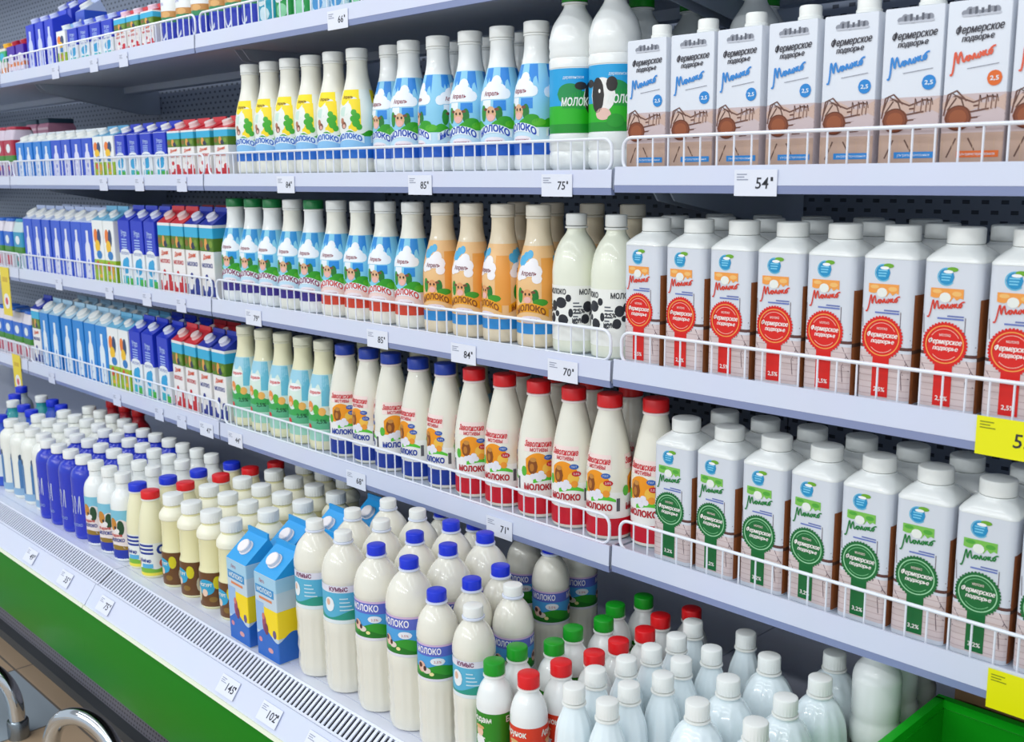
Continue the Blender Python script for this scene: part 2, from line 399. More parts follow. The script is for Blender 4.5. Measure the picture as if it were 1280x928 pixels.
# ------------------------------------------------------------------ price tags
def price_tag(name, label, price, loc, tilt=0.0, w_=64, h_=36, col='#f3f5fb', ink='#2b2d36', size=13, hang=False, du=10):
    A = Art(FlatWrap())
    A.rect(-w_ / 2, w_ / 2, -h_ / 2, h_ / 2, mat(col, 0.35), 0)
    if price: A.text(price, du, -size * 0.5, size, ink, 2, bold=0.01, shear=0.1)
    if not hang:
        for k in range(3): A.rect(-w_ / 2 + 4, -w_ / 2 + 4 + (16, 12, 18)[k], h_ / 2 - 7 - 3.5 * k, h_ / 2 - 5.6 - 3.5 * k, '#9aa0b4' if col != '#f2f000' else '#8a9010', 2)
        A.rect(du + size * .9, du + size * 1.15, size * 0.15, size * 0.5, ink, 2)
    else:
        A.fill(-w_ * .33, w_ * .33, lambda u: -h_ * .2 - sqrt(max(0, (w_ * .33) ** 2 - u * u)), lambda u: -h_ * .2 + sqrt(max(0, (w_ * .33) ** 2 - u * u)), '#f4f2ee', 1, du=2)
        A.ell(0, -h_ * .2, w_ * .16, w_ * .16, '#d84a5a', 2); A.rect(-w_ * .3, w_ * .3, h_ * .2, h_ * .3, '#d8b400', 1)
    v = A.v; n0 = len(v)
    x, y, z = w_ / 2000, 0.0009, h_ / 2000
    A.v += [(-x, 0, -z), (x, 0, -z), (x, y, -z), (-x, y, -z), (-x, 0, z), (x, 0, z), (x, y, z), (-x, y, z)]
    k = A.mi(mat(col, 0.35))
    for f in ((3, 2, 1, 0), (4, 5, 6, 7), (0, 1, 5, 4), (1, 2, 6, 5), (2, 3, 7, 6), (3, 0, 4, 7)): A.f.append(tuple(n0 + i for i in f)); A.fm.append(k)
    o = A.build(name, None); o.location = loc; o.rotation_euler = (tilt, 0, 0)
    tag(o, 'price tag', label, 'price tags'); return o
YLIP = 1.2278
for pr, x, t, lab in (('66', -1.734, 0, 'white price tag reading 66 on the top shelf edge'),
        ('', -3.104, 0, 'blank looking white tag on the top shelf edge under the navy cartons'), ('', -2.845, 0, 'faint white tag on the top shelf edge under the cyan cartons'), ('', -2.666, 0, 'faint white tag on the top shelf edge under the red cartons'),
        ('84', -1.944, 1, 'white price tag 84 on the second shelf edge below the yellow bottles'), ('85', -1.501, 1, 'white price tag 85 on the second shelf edge below the blue bottles'), ('75', -1.162, 1, 'white price tag reading 75 beneath the green capped bottles'), ('54', -0.798, 1, 'white price tag reading 54 beneath the brown barrel cartons'),
        ('', -2.845, 1, 'faint tag on the second shelf edge under the orange cartons'), ('', -2.629, 1, 'faint tag on the second shelf edge under the navy cartons'), ('', -2.402, 1, 'faint tag on the second shelf edge under the red cartons'),
        ('79', -2.105, 2, 'white price tag reading 79 on the third shelf edge'), ('85', -1.644, 2, 'white price tag 85 on the third shelf edge below the red lettered bottles'), ('84', -1.392, 2, 'white price tag 84 on the third shelf edge below the peach bottles'), ('70', -1.15, 2, 'white price tag reading 70 under the cow patterned bottles'),
        ('', -3.219, 2, 'faint tag on the third shelf edge under the royal blue cartons'), ('', -2.866, 2, 'faint tag on the third shelf edge under the orange and green cartons'), ('', -2.636, 2, 'faint tag on the third shelf edge under the navy cartons'), ('', -2.448, 2, 'faint tag on the third shelf edge under the red cartons'),
        ('44', -2.221, 3, 'white price tag reading 44 on the lowest shelf edge'), ('47', -2.36, 3, 'white price tag reading 47 on the lowest shelf edge'), ('68', -1.734, 3, 'white price tag reading 68 on the lowest shelf edge'), ('71', -1.305, 3, 'white price tag reading 71 on the lowest shelf edge'),
        ('', -3.347, 3, 'faint tag on the lowest shelf edge below the first sky blue cartons'), ('', -2.873, 3, 'faint tag on the lowest shelf edge under the orange cartons'), ('', -2.615, 3, 'faint tag on the lowest shelf edge under the dark blue cartons'), ('', -2.49, 3, 'faint tag on the lowest shelf edge under the red banner cartons')):
    z = LIPB[t] + 0.0145 + (0.004 if x > -1.048 else 0)
    big = pr == '54'
    price_tag('price_tag', lab, pr, (x, YLIP, z), 0, 66 if pr else 50, 35, '#e9edf9' if pr else '#dde2f4', size=13 if not big else 15)
price_tag('price_tag', 'yellow price tag reading 53 on the third shelf edge', '53', (-0.437, YLIP, 1.140), 0, 98, 46, '#f2f000', size=17, du=4)
price_tag('price_tag', 'yellow price tag on the lowest shelf edge under the last green seal cartons', '', (-0.402, YLIP, 0.832), 0, 98, 50, '#f2f000', size=17, du=16)
price_tag('hanging_tag', 'yellow paper tag with round badge hanging from the third shelf', '', (-3.672, YLIP - 0.001, 1.075), 0, 78, 160, '#f2d800', hang=True)
price_tag('hanging_tag', 'yellow paper tag with round badge hanging from the lowest shelf', '', (-3.642, YLIP - 0.001, 0.80), 0, 72, 132, '#f2d800', hang=True)
TILT = -math.atan2(0.032, 0.0435)
for pr, x, lab in (('145', -1.676, 'white price tag reading 145 on the sloping deck rail'), ('102', -1.532, 'white price tag reading 102 on the sloping deck rail'), ('', -1.386, 'blank tag on the deck rail beyond the 102 price'),
        ('75', -2.213, 'white tag reading 75 on the deck rail above the green panel'), ('35', -2.435, 'white tag reading 35 on the deck rail near the blue bottles'), ('49', -2.651, 'white tag reading 49 on the deck rail below the tall white bottles')):
    price_tag('price_tag', lab, pr, (x, 0.8836 - 0.0035, 0.5125 + 0.0020), TILT, 62, 34, '#e6eaf8', size=15)

# ------------------------------------------------------------------ packages: one maker per kind
def part_lathe(name, prof, m, parent, seg=36, **k):
    bm = bmesh.new(); lathe(bm, prof, seg, **k); return finish(name, bm, m, parent, 35)
def cap_part(parent, r, z0, z1, m, knurl=0.03, name='cap', dome=1.0):
    c = part_lathe(name, [(r * .97, z0), (r, z0 + .6), (r, z1 - 2.2), (r * .96, z1 - .8), (r * .86, z1)], m, parent, 48, knurl=knurl)
    return c

WIDE = [(0.5, 0), (33, 0), (37.2, 3), (38.5, 8)] + smooth_prof([(38.5, 12), (38.5, 100), (37.6, 118), (34, 140), (28, 162), (23, 182), (20.8, 198), (20.2, 214)], 3) + [(20.2, 219)]
def wide_bottle(body, cap, art, capname=''):
    t = thing('milk_bottle', 'milk bottle'); part_lathe('body', WIDE, body, t)
    c = cap_part(t, 21.3, 221, 240, cap, 0.012)
    part_lathe('neck_ring', [(20.5, 216.5), (21.6, 217), (21.6, 220), (20.5, 220.6)], cap if cap not in (CAPDG,) else CAPW, c)
    A = Art(LatheWrap(WIDE, 38.5)); art(A); A.build('label', t)
    return t
W2 = 121
def hills(A, lo, base, amp, m, L, ph=0.0, per=42):
    A.fill(-W2, W2, lo, lambda u: base + amp * sin(u / per * 2 * pi + ph), m, L)
def cow(A, u, v, s=1.0, tan='#e2b48a', L=3):
    A.ell(u - 13 * s, v + 1 * s, 5 * s, 11 * s, '#2c8f2a', L - 1); A.ell(u + 12 * s, v, 5 * s, 10 * s, '#1f7a2c', L - 1)
    A.ell(u, v, 8 * s, 10 * s, tan, L); A.ell(u, v - 5 * s, 6 * s, 4.6 * s, '#f2b9ae', L + 1)
    A.ell(u - 3 * s, v + 3 * s, 1.6 * s, 2 * s, '#4a2b1d', L + 1); A.ell(u + 3.4 * s, v + 3 * s, 1.6 * s, 2 * s, '#4a2b1d', L + 1)
    A.ell(u - 9 * s, v + 6 * s, 3.4 * s, 2 * s, '#7a4a30', L + 1); A.ell(u + 9 * s, v + 6 * s, 3.4 * s, 2 * s, '#7a4a30', L + 1)
def art_valley(sky, deep, ink, band, milkink=None, cloud='#f4f8fc', low='#c7e6f7'):
    def f(A):
        A.fill(-W2, W2, 44, 172, sky, 0)
        A.fill(-W2, W2, 44, 74, low, 1)
        for c in (-80, 0, 80):
            A.fill(c - 24, c - 4, lambda u: 150 + 6 * sin(u * .9), 171, deep, 1); A.fill(c + 14, c + 34, lambda u: 146 + 9 * sin(u * .5), 171, deep, 1)
            for du, dv, rr in ((-18, 130, 11), (-6, 136, 13), (6, 148, 11), (14, 133, 12), (-28, 126, 9), (24, 128, 9)): A.ell(c + du, dv, rr, rr * .95, cloud, 2)
            A.fill(c - 26, c + 24, 119, 131, cloud, 2)
            A.text('Апрель', c - 3, 125, 7.5, '#8c1f3c', 4, bold=.02, width=31)
            A.rect(c + 2, c + 24, 100, 117, deep, 1); A.rect(c - 22, c - 3, 104, 118, '#eef6fb', 1)
            hills(A, 70, 80, 5, '#36a91f', 2, c * .1) if c == 0 else None
            cow(A, c - 3, 95, 1.25); A.ell(c + 22, 84, 13, 7, '#2fa01e', 3); A.ell(c + 34, 78, 12, 6, '#57b92a', 3)
            A.fill(c - 34, c + 34, lambda u: 55 + 9 * (1 - ((u - c) / 34) ** 2), lambda u: 67 + 11 * (1 - ((u - c) / 34) ** 2), '#eef7fd', 4)
            A.text('МОЛОКО', c, 56.5, 10.5, ink, 5, bold=.045, width=60, arc=10)
            A.ell(c + 2, 51, 20, 6, '#f4ecf2', 4); A.text('пастеризованное', c + 2, 49.5, 3, '#a03a5a', 5, width=30)
            A.text('3,2%', c + 18, 43, 5, ink, 5, bold=.03)
        A.fill(-W2, W2, 26, 45, band, 1)
    return f
def art_yellow(A):
    A.fill(-W2, W2, 40, 160, '#eef3ec', 0)
    for c in (-80, 0, 80):
        A.fill(c - 24, c + 26, lambda u: 138 + 8 * sin((u - c) * .12), 160, '#ffe500', 1)
        A.fill(c + 2, c + 28, lambda u: 82 + 3 * sin(u * .3), 142, '#ffe21a', 1); A.ell(c + 2, 112, 9, 22, '#eef3ec', 1.5)
        A.text('Апрель', c - 2, 143, 6, '#6e3a16', 3, bold=.02, width=28)
        for du, dv, rr in ((14, 116, 6), (20, 108, 7), (12, 104, 6), (18, 96, 8), (24, 88, 6)): A.ell(c + du, dv, rr, rr, '#3fae2a', 2)
        A.ell(c - 10, 118, 12, 9, '#cfe9dc', 1); A.ell(c - 14, 100, 5, 6, '#b9785a', 2); A.ell(c - 10, 92, 7, 7, '#7c4a34', 2); A.ell(c - 9, 90, 4, 4, '#e8b6a6', 3)
        A.text('МОЛОКО', c, 60, 9.5, '#1a63c4', 5, bold=.045, width=58, arc=7)
    hills(A, 62, 78, 4, '#2f9e24', 1, 1.0); A.fill(-W2, W2, 46, 70, '#8cc4ee', 2); A.fill(-W2, W2, 28, 47, '#1d6fd0', 2)
    for c in (-80, 0, 80): A.fill(c - 33, c + 33, lambda u: 57 + 7 * (1 - ((u - c) / 33) ** 2), lambda u: 71 + 8 * (1 - ((u - c) / 33) ** 2), '#e4f2fc', 3)
def art_peach(A):
    A.fill(-W2, W2, 40, 172, '#f3c58a', 0)
    for c in (-80, 0, 80):
        A.fill(c + 22, c + 50, 66, 152, '#f0a548', 1)
        for du, dv, rr in ((-22, 148, 9), (-12, 154, 9), (-2, 158, 8), (-16, 142, 8)): A.ell(c + du, dv, rr, rr * .9, '#4fb4e4', 2)
        for du, dv, rr in ((-14, 128, 13), (0, 134, 14), (12, 130, 12), (6, 142, 11), (-22, 122, 9), (14, 118, 9)): A.ell(c + du, dv, rr, rr * .9, '#f6f3f6', 3)
        A.text('Апрель', c - 2, 123, 7.5, '#7c1b30', 5, bold=.02, width=31)
        cow(A, c - 3, 88, 1.2, '#e8a46a'); A.ell(c + 20, 78, 13, 6, '#3c9a20', 3)
        A.fill(c - 34, c + 34, lambda u: 53 + 9 * (1 - ((u - c) / 34) ** 2), lambda u: 66 + 11 * (1 - ((u - c) / 34) ** 2), '#f0a51c', 4)
        A.text('МОЛОКО', c, 55.5, 10, '#8a4a12', 5, bold=.045, width=58, arc=9)
        A.ell(c + 2, 49, 20, 6, '#efe4ee', 4); A.text('топлёное', c + 2, 47.5, 4, '#7a4a7a', 5, width=24)
    A.fill(-W2, W2, 24, 42, '#2a8fd6', 1)
def art_meadow(A):
    A.fill(-W2, W2, 22, 168, '#dcefe4', 0)
    for c in (-80, 0, 80):
        A.fill(c - 30, c + 34, lambda u: 140 + 8 * sin(u * .25), 167, '#9fd6ea', 1); A.fill(c + 16, c + 36, 100, 166, '#6ec4da', 1)
        A.ell(c - 4, 130, 20, 9, '#f3f6f2', 2); A.text('Апрель', c - 2, 127, 6.5, '#d8233c', 4, bold=.03, width=34)
        A.ell(c - 14, 98, 9, 12, '#f0954a', 3); A.ell(c - 14, 92, 5, 5, '#f6c9a0', 4); A.ell(c + 2, 92, 8, 11, '#57b637', 3); A.ell(c + 16, 88, 9, 9, '#f2b45a', 3)
        A.text('2,5%', c + 14, 62, 9, '#135a3a', 4, bold=.03); A.ell(c - 20, 52, 7, 7, '#e03038', 4)
    hills(A, 60, 84, 5, '#3aa854', 2); A.fill(-W2, W2, 48, 66, '#5fb58a', 2); A.fill(-W2, W2, 22, 46, '#a6dcc8', 1)
_maker['yellow'] = lambda: wide_bottle(MILK, CAPW, art_yellow)
_maker['blue'] = lambda: wide_bottle(MILKW, CAPW, art_valley('#8fd2f0', '#2a8be0', '#1646b4', '#1c5fc8'))
_maker['plum_green'] = lambda: wide_bottle(MILKW, CAPDG, art_valley('#8fd8f0', '#2196da', '#8a2258', '#3a2a8c'))
_maker['plum'] = lambda: wide_bottle(MILK, CAPW, art_valley('#8fd8f0', '#2196da', '#8a2258', '#3a2a8c'))
_maker['red_letter'] = lambda: wide_bottle(MILK, CAPW, art_valley('#86d4f2', '#1f8ee0', '#d23a30', '#d8452c', low='#f6d9d2'))
_maker['peach'] = lambda: wide_bottle(BEIGE, mat('#ece6d6', .4), art_peach)
_maker['meadow'] = lambda: wide_bottle(CREAM, mat('#e8e6cc', .4), art_meadow)

# --- tall ribbed bottle with a green cap and a cow on the label
TALL = [(0.5, 0), (34, 0), (39, 5), (41, 12), (41, 26), (39.6, 30), (41, 34), (41, 56), (40.2, 57), (40.2, 158), (41, 159), (41, 170), (39.5, 174), (41, 178), (40, 186), (41, 192)] + smooth_prof([(40.5, 204), (35, 224), (25, 240), (18, 251), (16.5, 258)], 4)
def tall_bottle(side):
    def mk():
        t = thing('milk_bottle', 'milk bottle'); part_lathe('body', TALL, MILKW, t)
        c = cap_part(t, 20, 260, 284, CAPG, 0.03); part_lathe('neck_ring', [(17, 256), (20.5, 256.5), (20.5, 259), (17, 259.5)], CAPW, c)
        A = Art(LatheWrap(TALL, 41)); s = side
        A.fill(-W2, W2, 58, 157, '#19a3e0', 0)
        A.fill(-W2, W2, 58, 100, '#25b51e', 1); A.fill(-W2, W2, 58, 72, '#0f8f24', 2)
        for cx in (-70, 40):
            A.ell(cx - 18, 118, 22, 16, '#15904a', 2); A.ell(cx + 4, 108, 26, 14, '#1fa03a', 2); A.rect(cx - 30, cx + 30, 96, 110, '#1c9a34', 2)
            A.text('МОЛОКО', cx - 6, 100, 12, '#f4f8f4', 5, bold=.03, width=52, shear=.1); A.text('деревенское', cx - 12, 141, 5, '#e8f6fc', 4, width=34)
        k = 62 if side else 118
        if not side: k = 128
        # cow head, black and white
        A.ell(k - 62, 112, 22, 26, '#f2f2ee', 3); A.ell(k - 70, 112, 12, 26, '#2a2422', 4); A.ell(k - 46, 128, 9, 11, '#2a2422', 4); A.ell(k - 60, 84, 13, 9, '#e9c2b4', 4); A.ell(k - 88, 130, 10, 6, '#2a2422', 4); A.ell(k - 40, 74, 14, 10, '#1f9a2a', 5); A.ell(k - 66, 118, 2, 3, '#f2f2ee', 5)
        A.build('label', t); return t
    return mk
_maker['tall_word'] = tall_bottle(0); _maker['tall_cow'] = tall_bottle(1); _maker['tall_back'] = tall_bottle(1)

# --- round shouldered bottle with black cow patches
PATCH = [(0.5, 0), (34, 0), (39, 4), (40, 10), (40, 118)] + smooth_prof([(40, 122), (39.5, 140), (35, 164), (27, 182), (18.5, 194), (15.5, 200)], 4) + [(15.5, 205)]
def patch_bottle():
    t = thing('milk_bottle', 'milk bottle'); part_lathe('body', PATCH, mat('#eef1de', .25, 0, 'milk_in_clear_plastic', .4), t)
    c = cap_part(t, 17, 208, 227, CAPW, 0.03); part_lathe('neck_ring', [(15.6, 203), (18.6, 203.6), (18.6, 206), (15.6, 207)], CAPW, c)
    A = Art(LatheWrap(PATCH, 40)); A.fill(-W2, W2, 22, 112, '#f3f4ee', 0); ink = '#23262e'
    for cx in (-62, 0, 62):
        A.text('МОЛОКО', cx - 4, 98, 8.5, ink, 3, bold=.03, width=40)
        for du, dv, a, b in ((-10, 78, 8, 9), (6, 84, 11, 9), (20, 92, 5, 6), (-14, 58, 7, 8), (10, 56, 10, 9), (-2, 66, 5, 5), (24, 68, 4, 7)): A.ell(cx + du, dv, a, b, ink, 2)
        for k in range(7): A.rect(cx + 28, cx + 30 + (k * 5) % 9 + 5, 50 + k * 5.5, 52.2 + k * 5.5, '#5a6068', 2)
        A.text('2,5%', cx + 38, 68, 7, ink, 3, bold=.03, width=18); A.text('МОЛОКО', cx + 40, 52, 7, ink, 3, bold=.04, width=27)
    A.build('label', t); return t
_maker['patch'] = patch_bottle

# --- conical bottle, red or blue cap
CONE = [(0.5, 0), (33, 0), (37, 3), (38.3, 9), (38.5, 90)] + smooth_prof([(38.5, 94), (38.2, 112), (35.5, 138), (29, 172), (22.5, 200), (19.4, 212)], 4) + [(19, 217)]
def cone_bottle(cap, ink, ink2):
    def mk():
        t = thing('milk_bottle', 'milk bottle'); part_lathe('body', CONE, mat('#f3f0e0', .2, 0, 'milk_in_glossy_plastic', .5), t)
        c = cap_part(t, 20.5, 219, 240, cap, 0.025); part_lathe('neck_ring', [(19.2, 214.5), (21.3, 215), (21.3, 218), (19.2, 218.6)], mat('#f2e4e2', .4), c)
        A = Art(LatheWrap(CONE, 38.5)); A.fill(-W2, W2, 34, 82, '#f4f3ee', 0)
        for cx in (-80, 0, 80):
            A.fill(cx - 22, cx + 24, lambda u: 78, lambda u: 118 - 16 * ((u - cx) / 26) ** 2, '#f59a14', 1); A.ell(cx + 18, 90, 10, 10, '#f6c24a', 2)
            A.fill(cx - 26, cx + 28, 120, 144, '#fae3dc', 1)
            A.text('Заволжские', cx, 129, 10, '#d2232e', 4, bold=.03, width=52, shear=.18); A.text('МОТИВЫ', cx + 2, 120.5, 6, '#c8202c', 4, bold=.03, width=32)
            A.ell(cx - 9, 94, 9, 14, '#8a4a14', 3); A.ell(cx - 8, 106, 6, 4, '#c98a3c', 4); A.ell(cx - 10, 92, 4, 7, '#c07a28', 4)
            for du, dv in ((-2, 78), (6, 82), (-8, 76), (10, 76), (2, 72)): A.ell(cx + du, dv, 5.5, 5, '#eceaf2', 5)
            A.ell(cx + 20, 80, 6, 6, '#f29a2c', 5); A.ell(cx + 19, 110, 8, 4.4, ink2, 4); A.text('ГОСТ', cx + 19, 108.6, 3, '#f4f4f4', 6, width=9); A.ell(cx + 23, 98, 8, 4.6, '#c8202c' if ink != '#173a9c' else ink2, 4); A.text('2,5%', cx + 23, 96.4, 3.4, '#f4f4f4', 6, width=10)
            A.fill(cx - 8, cx + 36, lambda u: 66 + 3 * sin((u - cx) * .09), lambda u: 70 + 7 * max(0, sin((u - cx + 8) / 44 * pi)), '#58c832', 3); A.ell(cx - 26, 84, 6, 9, '#58b93a', 2)
            A.text('МОЛОКО', cx + 2, 52, 10, ink, 5, bold=.05, width=56)
            A.rect(cx + 37, cx + 43, 50, 72, '#5a5a60', 2)
        A.fill(-W2, W2, 8, 38, ink if ink == '#173a9c' else '#d0142c', 1); A.build('label', t); return t
    return mk
_maker['cone_blue'] = cone_bottle(CAPDB, '#173a9c', '#2456b0'); _maker['cone_red'] = cone_bottle(CAPR, '#b81c28', '#2a62b4')

# --- square topped carton bottle with a round seal and ribbon
def sq(w_, rc, z, n=12):
    out = []; a = w_ / 2 - rc
    for q, (cx, cy) in enumerate(((a, a), (-a, a), (-a, -a), (a, -a))):
        for k in range(n): t = q * pi / 2 + k * pi / 2 / (n - 1); out.append(((cx + rc * cos(t)) / 1000, (cy + rc * sin(t)) / 1000, z / 1000))
    return out
def seal_carton(main, dark, patch, patch2, wordc, fat):
    def mk():
        t = thing('milk_carton', 'milk carton'); bm = bmesh.new()
        loft(bm, [sq(70, 9, 0), sq(71, 10, 2), sq(71, 10, 183)]); finish('body', bm, CARDW, t, 40)
        bm = bmesh.new(); loft(bm, [sq(71.6, 10.5, 183.2), sq(71.6, 11, 186), sq(66, 15, 191), sq(56, 18, 197), sq(46, 22, 201.5), sq(45, 22.4, 203.5)])
        top = finish('plastic_top', bm, MILKW, t, 50)
        cap_part(t, 21.6, 204, 224, CAPW, 0.02)
        A = Art(BoxWrap(71, 71, 10))
        A.fill(-35, 90, 6, 66, '#d9c8c6', 0); A.fill(36, 90, 2, 140, '#8f4f22', 1); A.fill(36, 90, 66, 71, '#4a2a1a', 2)
        for k in range(7): A.rect(-34, 35, 10 + k * 8, 10.8 + k * 8, '#bfa6a4', 1)
        A.rect(-35, 36, 70, 74, '#5f3a34', 1)
        for pts in ([(24, 66), (30, 54), (24, 40), (26, 20)], [(30, 54), (34, 48)], [(-30, 58), (-24, 48), (-32, 34)], [(26, 40), (34, 34)], [(16, 62), (34, 84)], [(20, 118), (20, 84), (36, 78)], [(-32, 120), (-30, 96)]): A.stroke(pts, .9, '#6a5660', 2)
        A.ell(-6, 166, 9.5, 9.5, '#1f93c8', 2); A.ring(-6, 166, 9.8, 11, '#57c0e4', 2, a0=.9, a1=5.6)
        for k in range(3): A.rect(-12, 0 - k, 168 - k * 3.4, 169.6 - k * 3.4, '#7fd0ee', 3)
        A.ell(1, 175, 7, 2.8, '#6fae2a', 3); A.ell(-4, 172, 6, 2, '#fafafa', 3)
        A.fill(-24, 16, lambda u: 136 + 6 * abs(sin(u * .35)), 152, patch, 2); A.ell(-6, 141, 7, 6, '#eef1ea', 3); A.ell(8, 146, 6, 3, patch2, 3); A.ell(-16, 148, 6, 2.5, patch2, 3)
        A.script(-4, 128, 10.5, wordc, .12, 1.7, 5)
        A.rect(-2, 18, 118, 119.8, '#6a78b4', 3); A.rect(-14, 18, 114.6, 116.6, '#6a7cc0', 3)
        cu, cv, r = -3, 84, 26.5
        A.rect(cu - 11, cu + 11, 8, 66, main, 3)
        nn = 64
        A.ring(cu, cv, 0.2, r, main, 4, 64); 
        for k in range(40): a = k * 2 * pi / 40; A.ell(cu + r * cos(a), cv + r * sin(a), 1.5, 1.5, main, 4)
        A.ring(cu, cv, r - 4.4, r - 3, patch if main[1] == 'd' else '#9fd8a8', 5, 64); A.ring(cu, cv, r - 8, r - 7.2, '#f6b8a8' if main[1] == 'd' else '#7cc48a', 5, 24, .5, 2.6); A.ring(cu, cv, r - 8, r - 7.2, '#f6b8a8' if main[1] == 'd' else '#7cc48a', 5, 24, 3.9, 5.5)
        [(A.text('Фермерское', cu + e, cv + .5, 6.4, '#fbf4f0', 6, width=40, shear=.2), A.text('подворье', cu + 1 + e, cv - 7, 5.4, '#fbf4f0', 6, width=30, shear=.2)) for e in (-.25, 0, .25)]; A.text('молоко', cu, cv + 10, 4, '#fbe4dc', 6, width=14)
        A.text(fat, cu, 15, 5.6, '#f6f0ea', 6, bold=.02, width=15)
        A.build('printed_sleeve', t); return t
    return mk
_maker['seal_red'] = seal_carton('#dd1a12', '#a01010', '#f5a14a', '#f7c070', '#d8341c', '2,5%')
_maker['seal_green'] = seal_carton('#0d6b32', '#084a22', '#7cc352', '#4faa3a', '#0f7a34', '3,2%')

# --- brick carton with the barrel drawing
def barrel_carton(word, spot):
    def mk():
        t = thing('milk_carton', 'milk carton'); bm = bmesh.new(); loft(bm, [sq(72, 1.2, 0, 4), sq(72, 1.2, 186, 4), sq(70.5, 1.2, 188, 4)]); finish('body', bm, CARDW, t, 40)
        bm = bmesh.new(); box(bm, -.0355, .0355, -.0012, .0012, .188, .1895); finish('top_seam', bm, CARDW, t, 30)
        bm = bmesh.new(); lathe(bm, [(14.5, 188.2), (15.5, 189), (15.5, 193), (14.2, 194), (14.2, 205), (13, 207)], 40, knurl=.02); c = finish('cap', bm, CAPW, t, 35)
        for v in c.data.vertices: v.co.x += 0.014; v.co.y -= 0.018
        A = Art(BoxWrap(72, 72, 1.2))
        A.fill(-36, 100, 3, 84, '#cbb9ba', 0); A.fill(-36, 36, 3, 40, '#bd9f8e', 1); A.fill(-36, 36, lambda u: 66 + 2 * sin(u * .3), lambda u: 78 + 5 * sin((u + 30) * .11), '#cdb0a2', 1)
        for pts in ([(-36, 78), (-20, 82), (0, 74), (18, 80), (36, 78)], [(-10, 56), (36, 60)], [(-8, 50), (36, 52)], [(-12, 62), (14, 66), (36, 68)], [(-34, 60), (-30, 84), (-20, 88), (-8, 76)], [(0, 70), (36, 73)], [(4, 46), (36, 47)]): A.stroke(pts, 2.0, '#6a4438', 2)
        for x in (14, 20, 25, 6): A.stroke([(x, 66), (x + 1, 82), (x + 3, 74)], 1.5, '#7d5a4c', 2)
        for pts in ([(-18, 34), (-28, 12)], [(-4, 34), (4, 20)], [(-32, 70), (-26, 86), (-14, 78), (-8, 62)], [(-30, 66), (-20, 80)]): A.stroke(pts, 1.8, '#5f4034', 2)
        for k in range(6): A.rect(-34 + k * 12, -33.3 + k * 12, 8, 34, '#c4a68c', 2)
        A.ell(-17, 57, 16, 14.5, '#82401f', 3); A.ell(-17, 57, 10.5, 9.5, '#97502a', 4); A.ring(-17, 57, 13.4, 14.4, '#5f2c14', 4)
        for k in range(8): A.ell(-16 + k * 5, 174 + 2 * sin(k * 1.3), 4.5, 3.2 + 1.5 * sin(k), '#9094a0', 2); A.ell(-15 + k * 5, 171, 5, 1.4, '#c3c7d2', 2)
        for k in range(5): A.rect(-12 + k * 7, -9 + k * 7, 172, 178 + k % 2 * 2, '#5c606c', 3)
        [(A.text('Фермерское', 1 + e, 152, 9, '#34303a', 4, width=54, shear=.25, rot=.05), A.text('подворье', e, 143, 7, '#34303a', 4, width=36, shear=.25, rot=.05)) for e in (-.3, 0, .3)]
        A.script(-4, 122, 12.5, word, .22, 2.2, 5); A.stroke([(-10, 112), (26, 116)], .8, '#8a8c98', 3)
        A.ell(22, 100, 8.6, 8.6, spot, 3); A.text('2,5', 22, 97.6, 5, '#e8f4fb', 5, bold=.02, width=10)
        A.rect(-16, 32, 12, 19.5, spot, 3); A.text('ультрапастеризованное', 8, 14.4, 3.2, '#e6f2fa', 5, width=40)
        A.build('printed_panel', t); return t
    return mk
_maker['barrel_blue'] = barrel_carton('#2a86d4', '#1f86d2'); _maker['barrel_orange'] = barrel_carton('#e05a3a', '#e2691e')

# --- slope topped carton (rear fin, cap on the front slope)
def slope_carton(w_, d, hb, ht, topcol, capm, art, sidecol=None, capr=12.0, name='milk_carton', cat='milk carton'):
    def mk():
        t = thing(name, cat); W, D = w_ / 2000, d / 2000; zb, zt = hb / 1000, ht / 1000
        bm = bmesh.new(); loft(bm, [sq(w_, 1.5, 0, 4), sq(w_, 1.5, hb, 4)]); bm.transform(Matrix.Scale(d / w_, 4, (0, 1, 0))); finish('body', bm, mat(sidecol or '#eef2f6', .4), t, 40)
        yr = D * 0.45
        bm = bmesh.new(); prism(bm, [(-D, zb), (D, zb), (yr + .002, zt), (yr - .002, zt)], -W * .998, W * .998); box(bm, -W, W, yr - .0018, yr + .0018, zt - .001, zt + .011); g = finish('gable_top', bm, mat(topcol, .35), t, 20)
        sl = Vector((0, yr - .002 + D, zt - zb)); n = Vector((0, -sl.z, sl.y)).normalized(); c0 = Vector((0, -D, zb)) + sl * .5
        bm = bmesh.new(); lathe(bm, [(capr * 1.12, 0), (capr * 1.12, 2), (capr, 2.4), (capr, 10), (capr * .9, 11.5)], 30, knurl=.02)
        ang = atan2(n.z, -n.y); bm.transform(Matrix.Translation(c0 + n * .0003) @ Matrix.Rotation(pi / 2 - ang, 4, 'X')); finish('cap', bm, capm, t, 35)
        A = Art(BoxWrap(w_, d, 1.5)); art(A, w_, hb); A.build('printed_panel', t); return t
    return mk
def art_bottleshape(bg, stripe):
    def f(A, w_, h):
        A.fill(-w_ / 2 - d2(w_), w_ / 2 + d2(w_), 1, h - 1, bg, 0)
        A.fill(-15, 17, 4, h * .54, stripe, 1); A.ell(1, h * .54, 16, h * .14, stripe, 2); A.rect(-6, 8, h * .5, h * .86, stripe, 1); A.ell(0.5, h * .3, 4, h * .06, bg, 2); A.text('М', .5, h * .12, 8, bg, 3)
        A.rect(-w_ / 2, w_ / 2, h * .86, h * .9, stripe if False else bg, 1)
    return f
def d2(w_): return w_ * .9
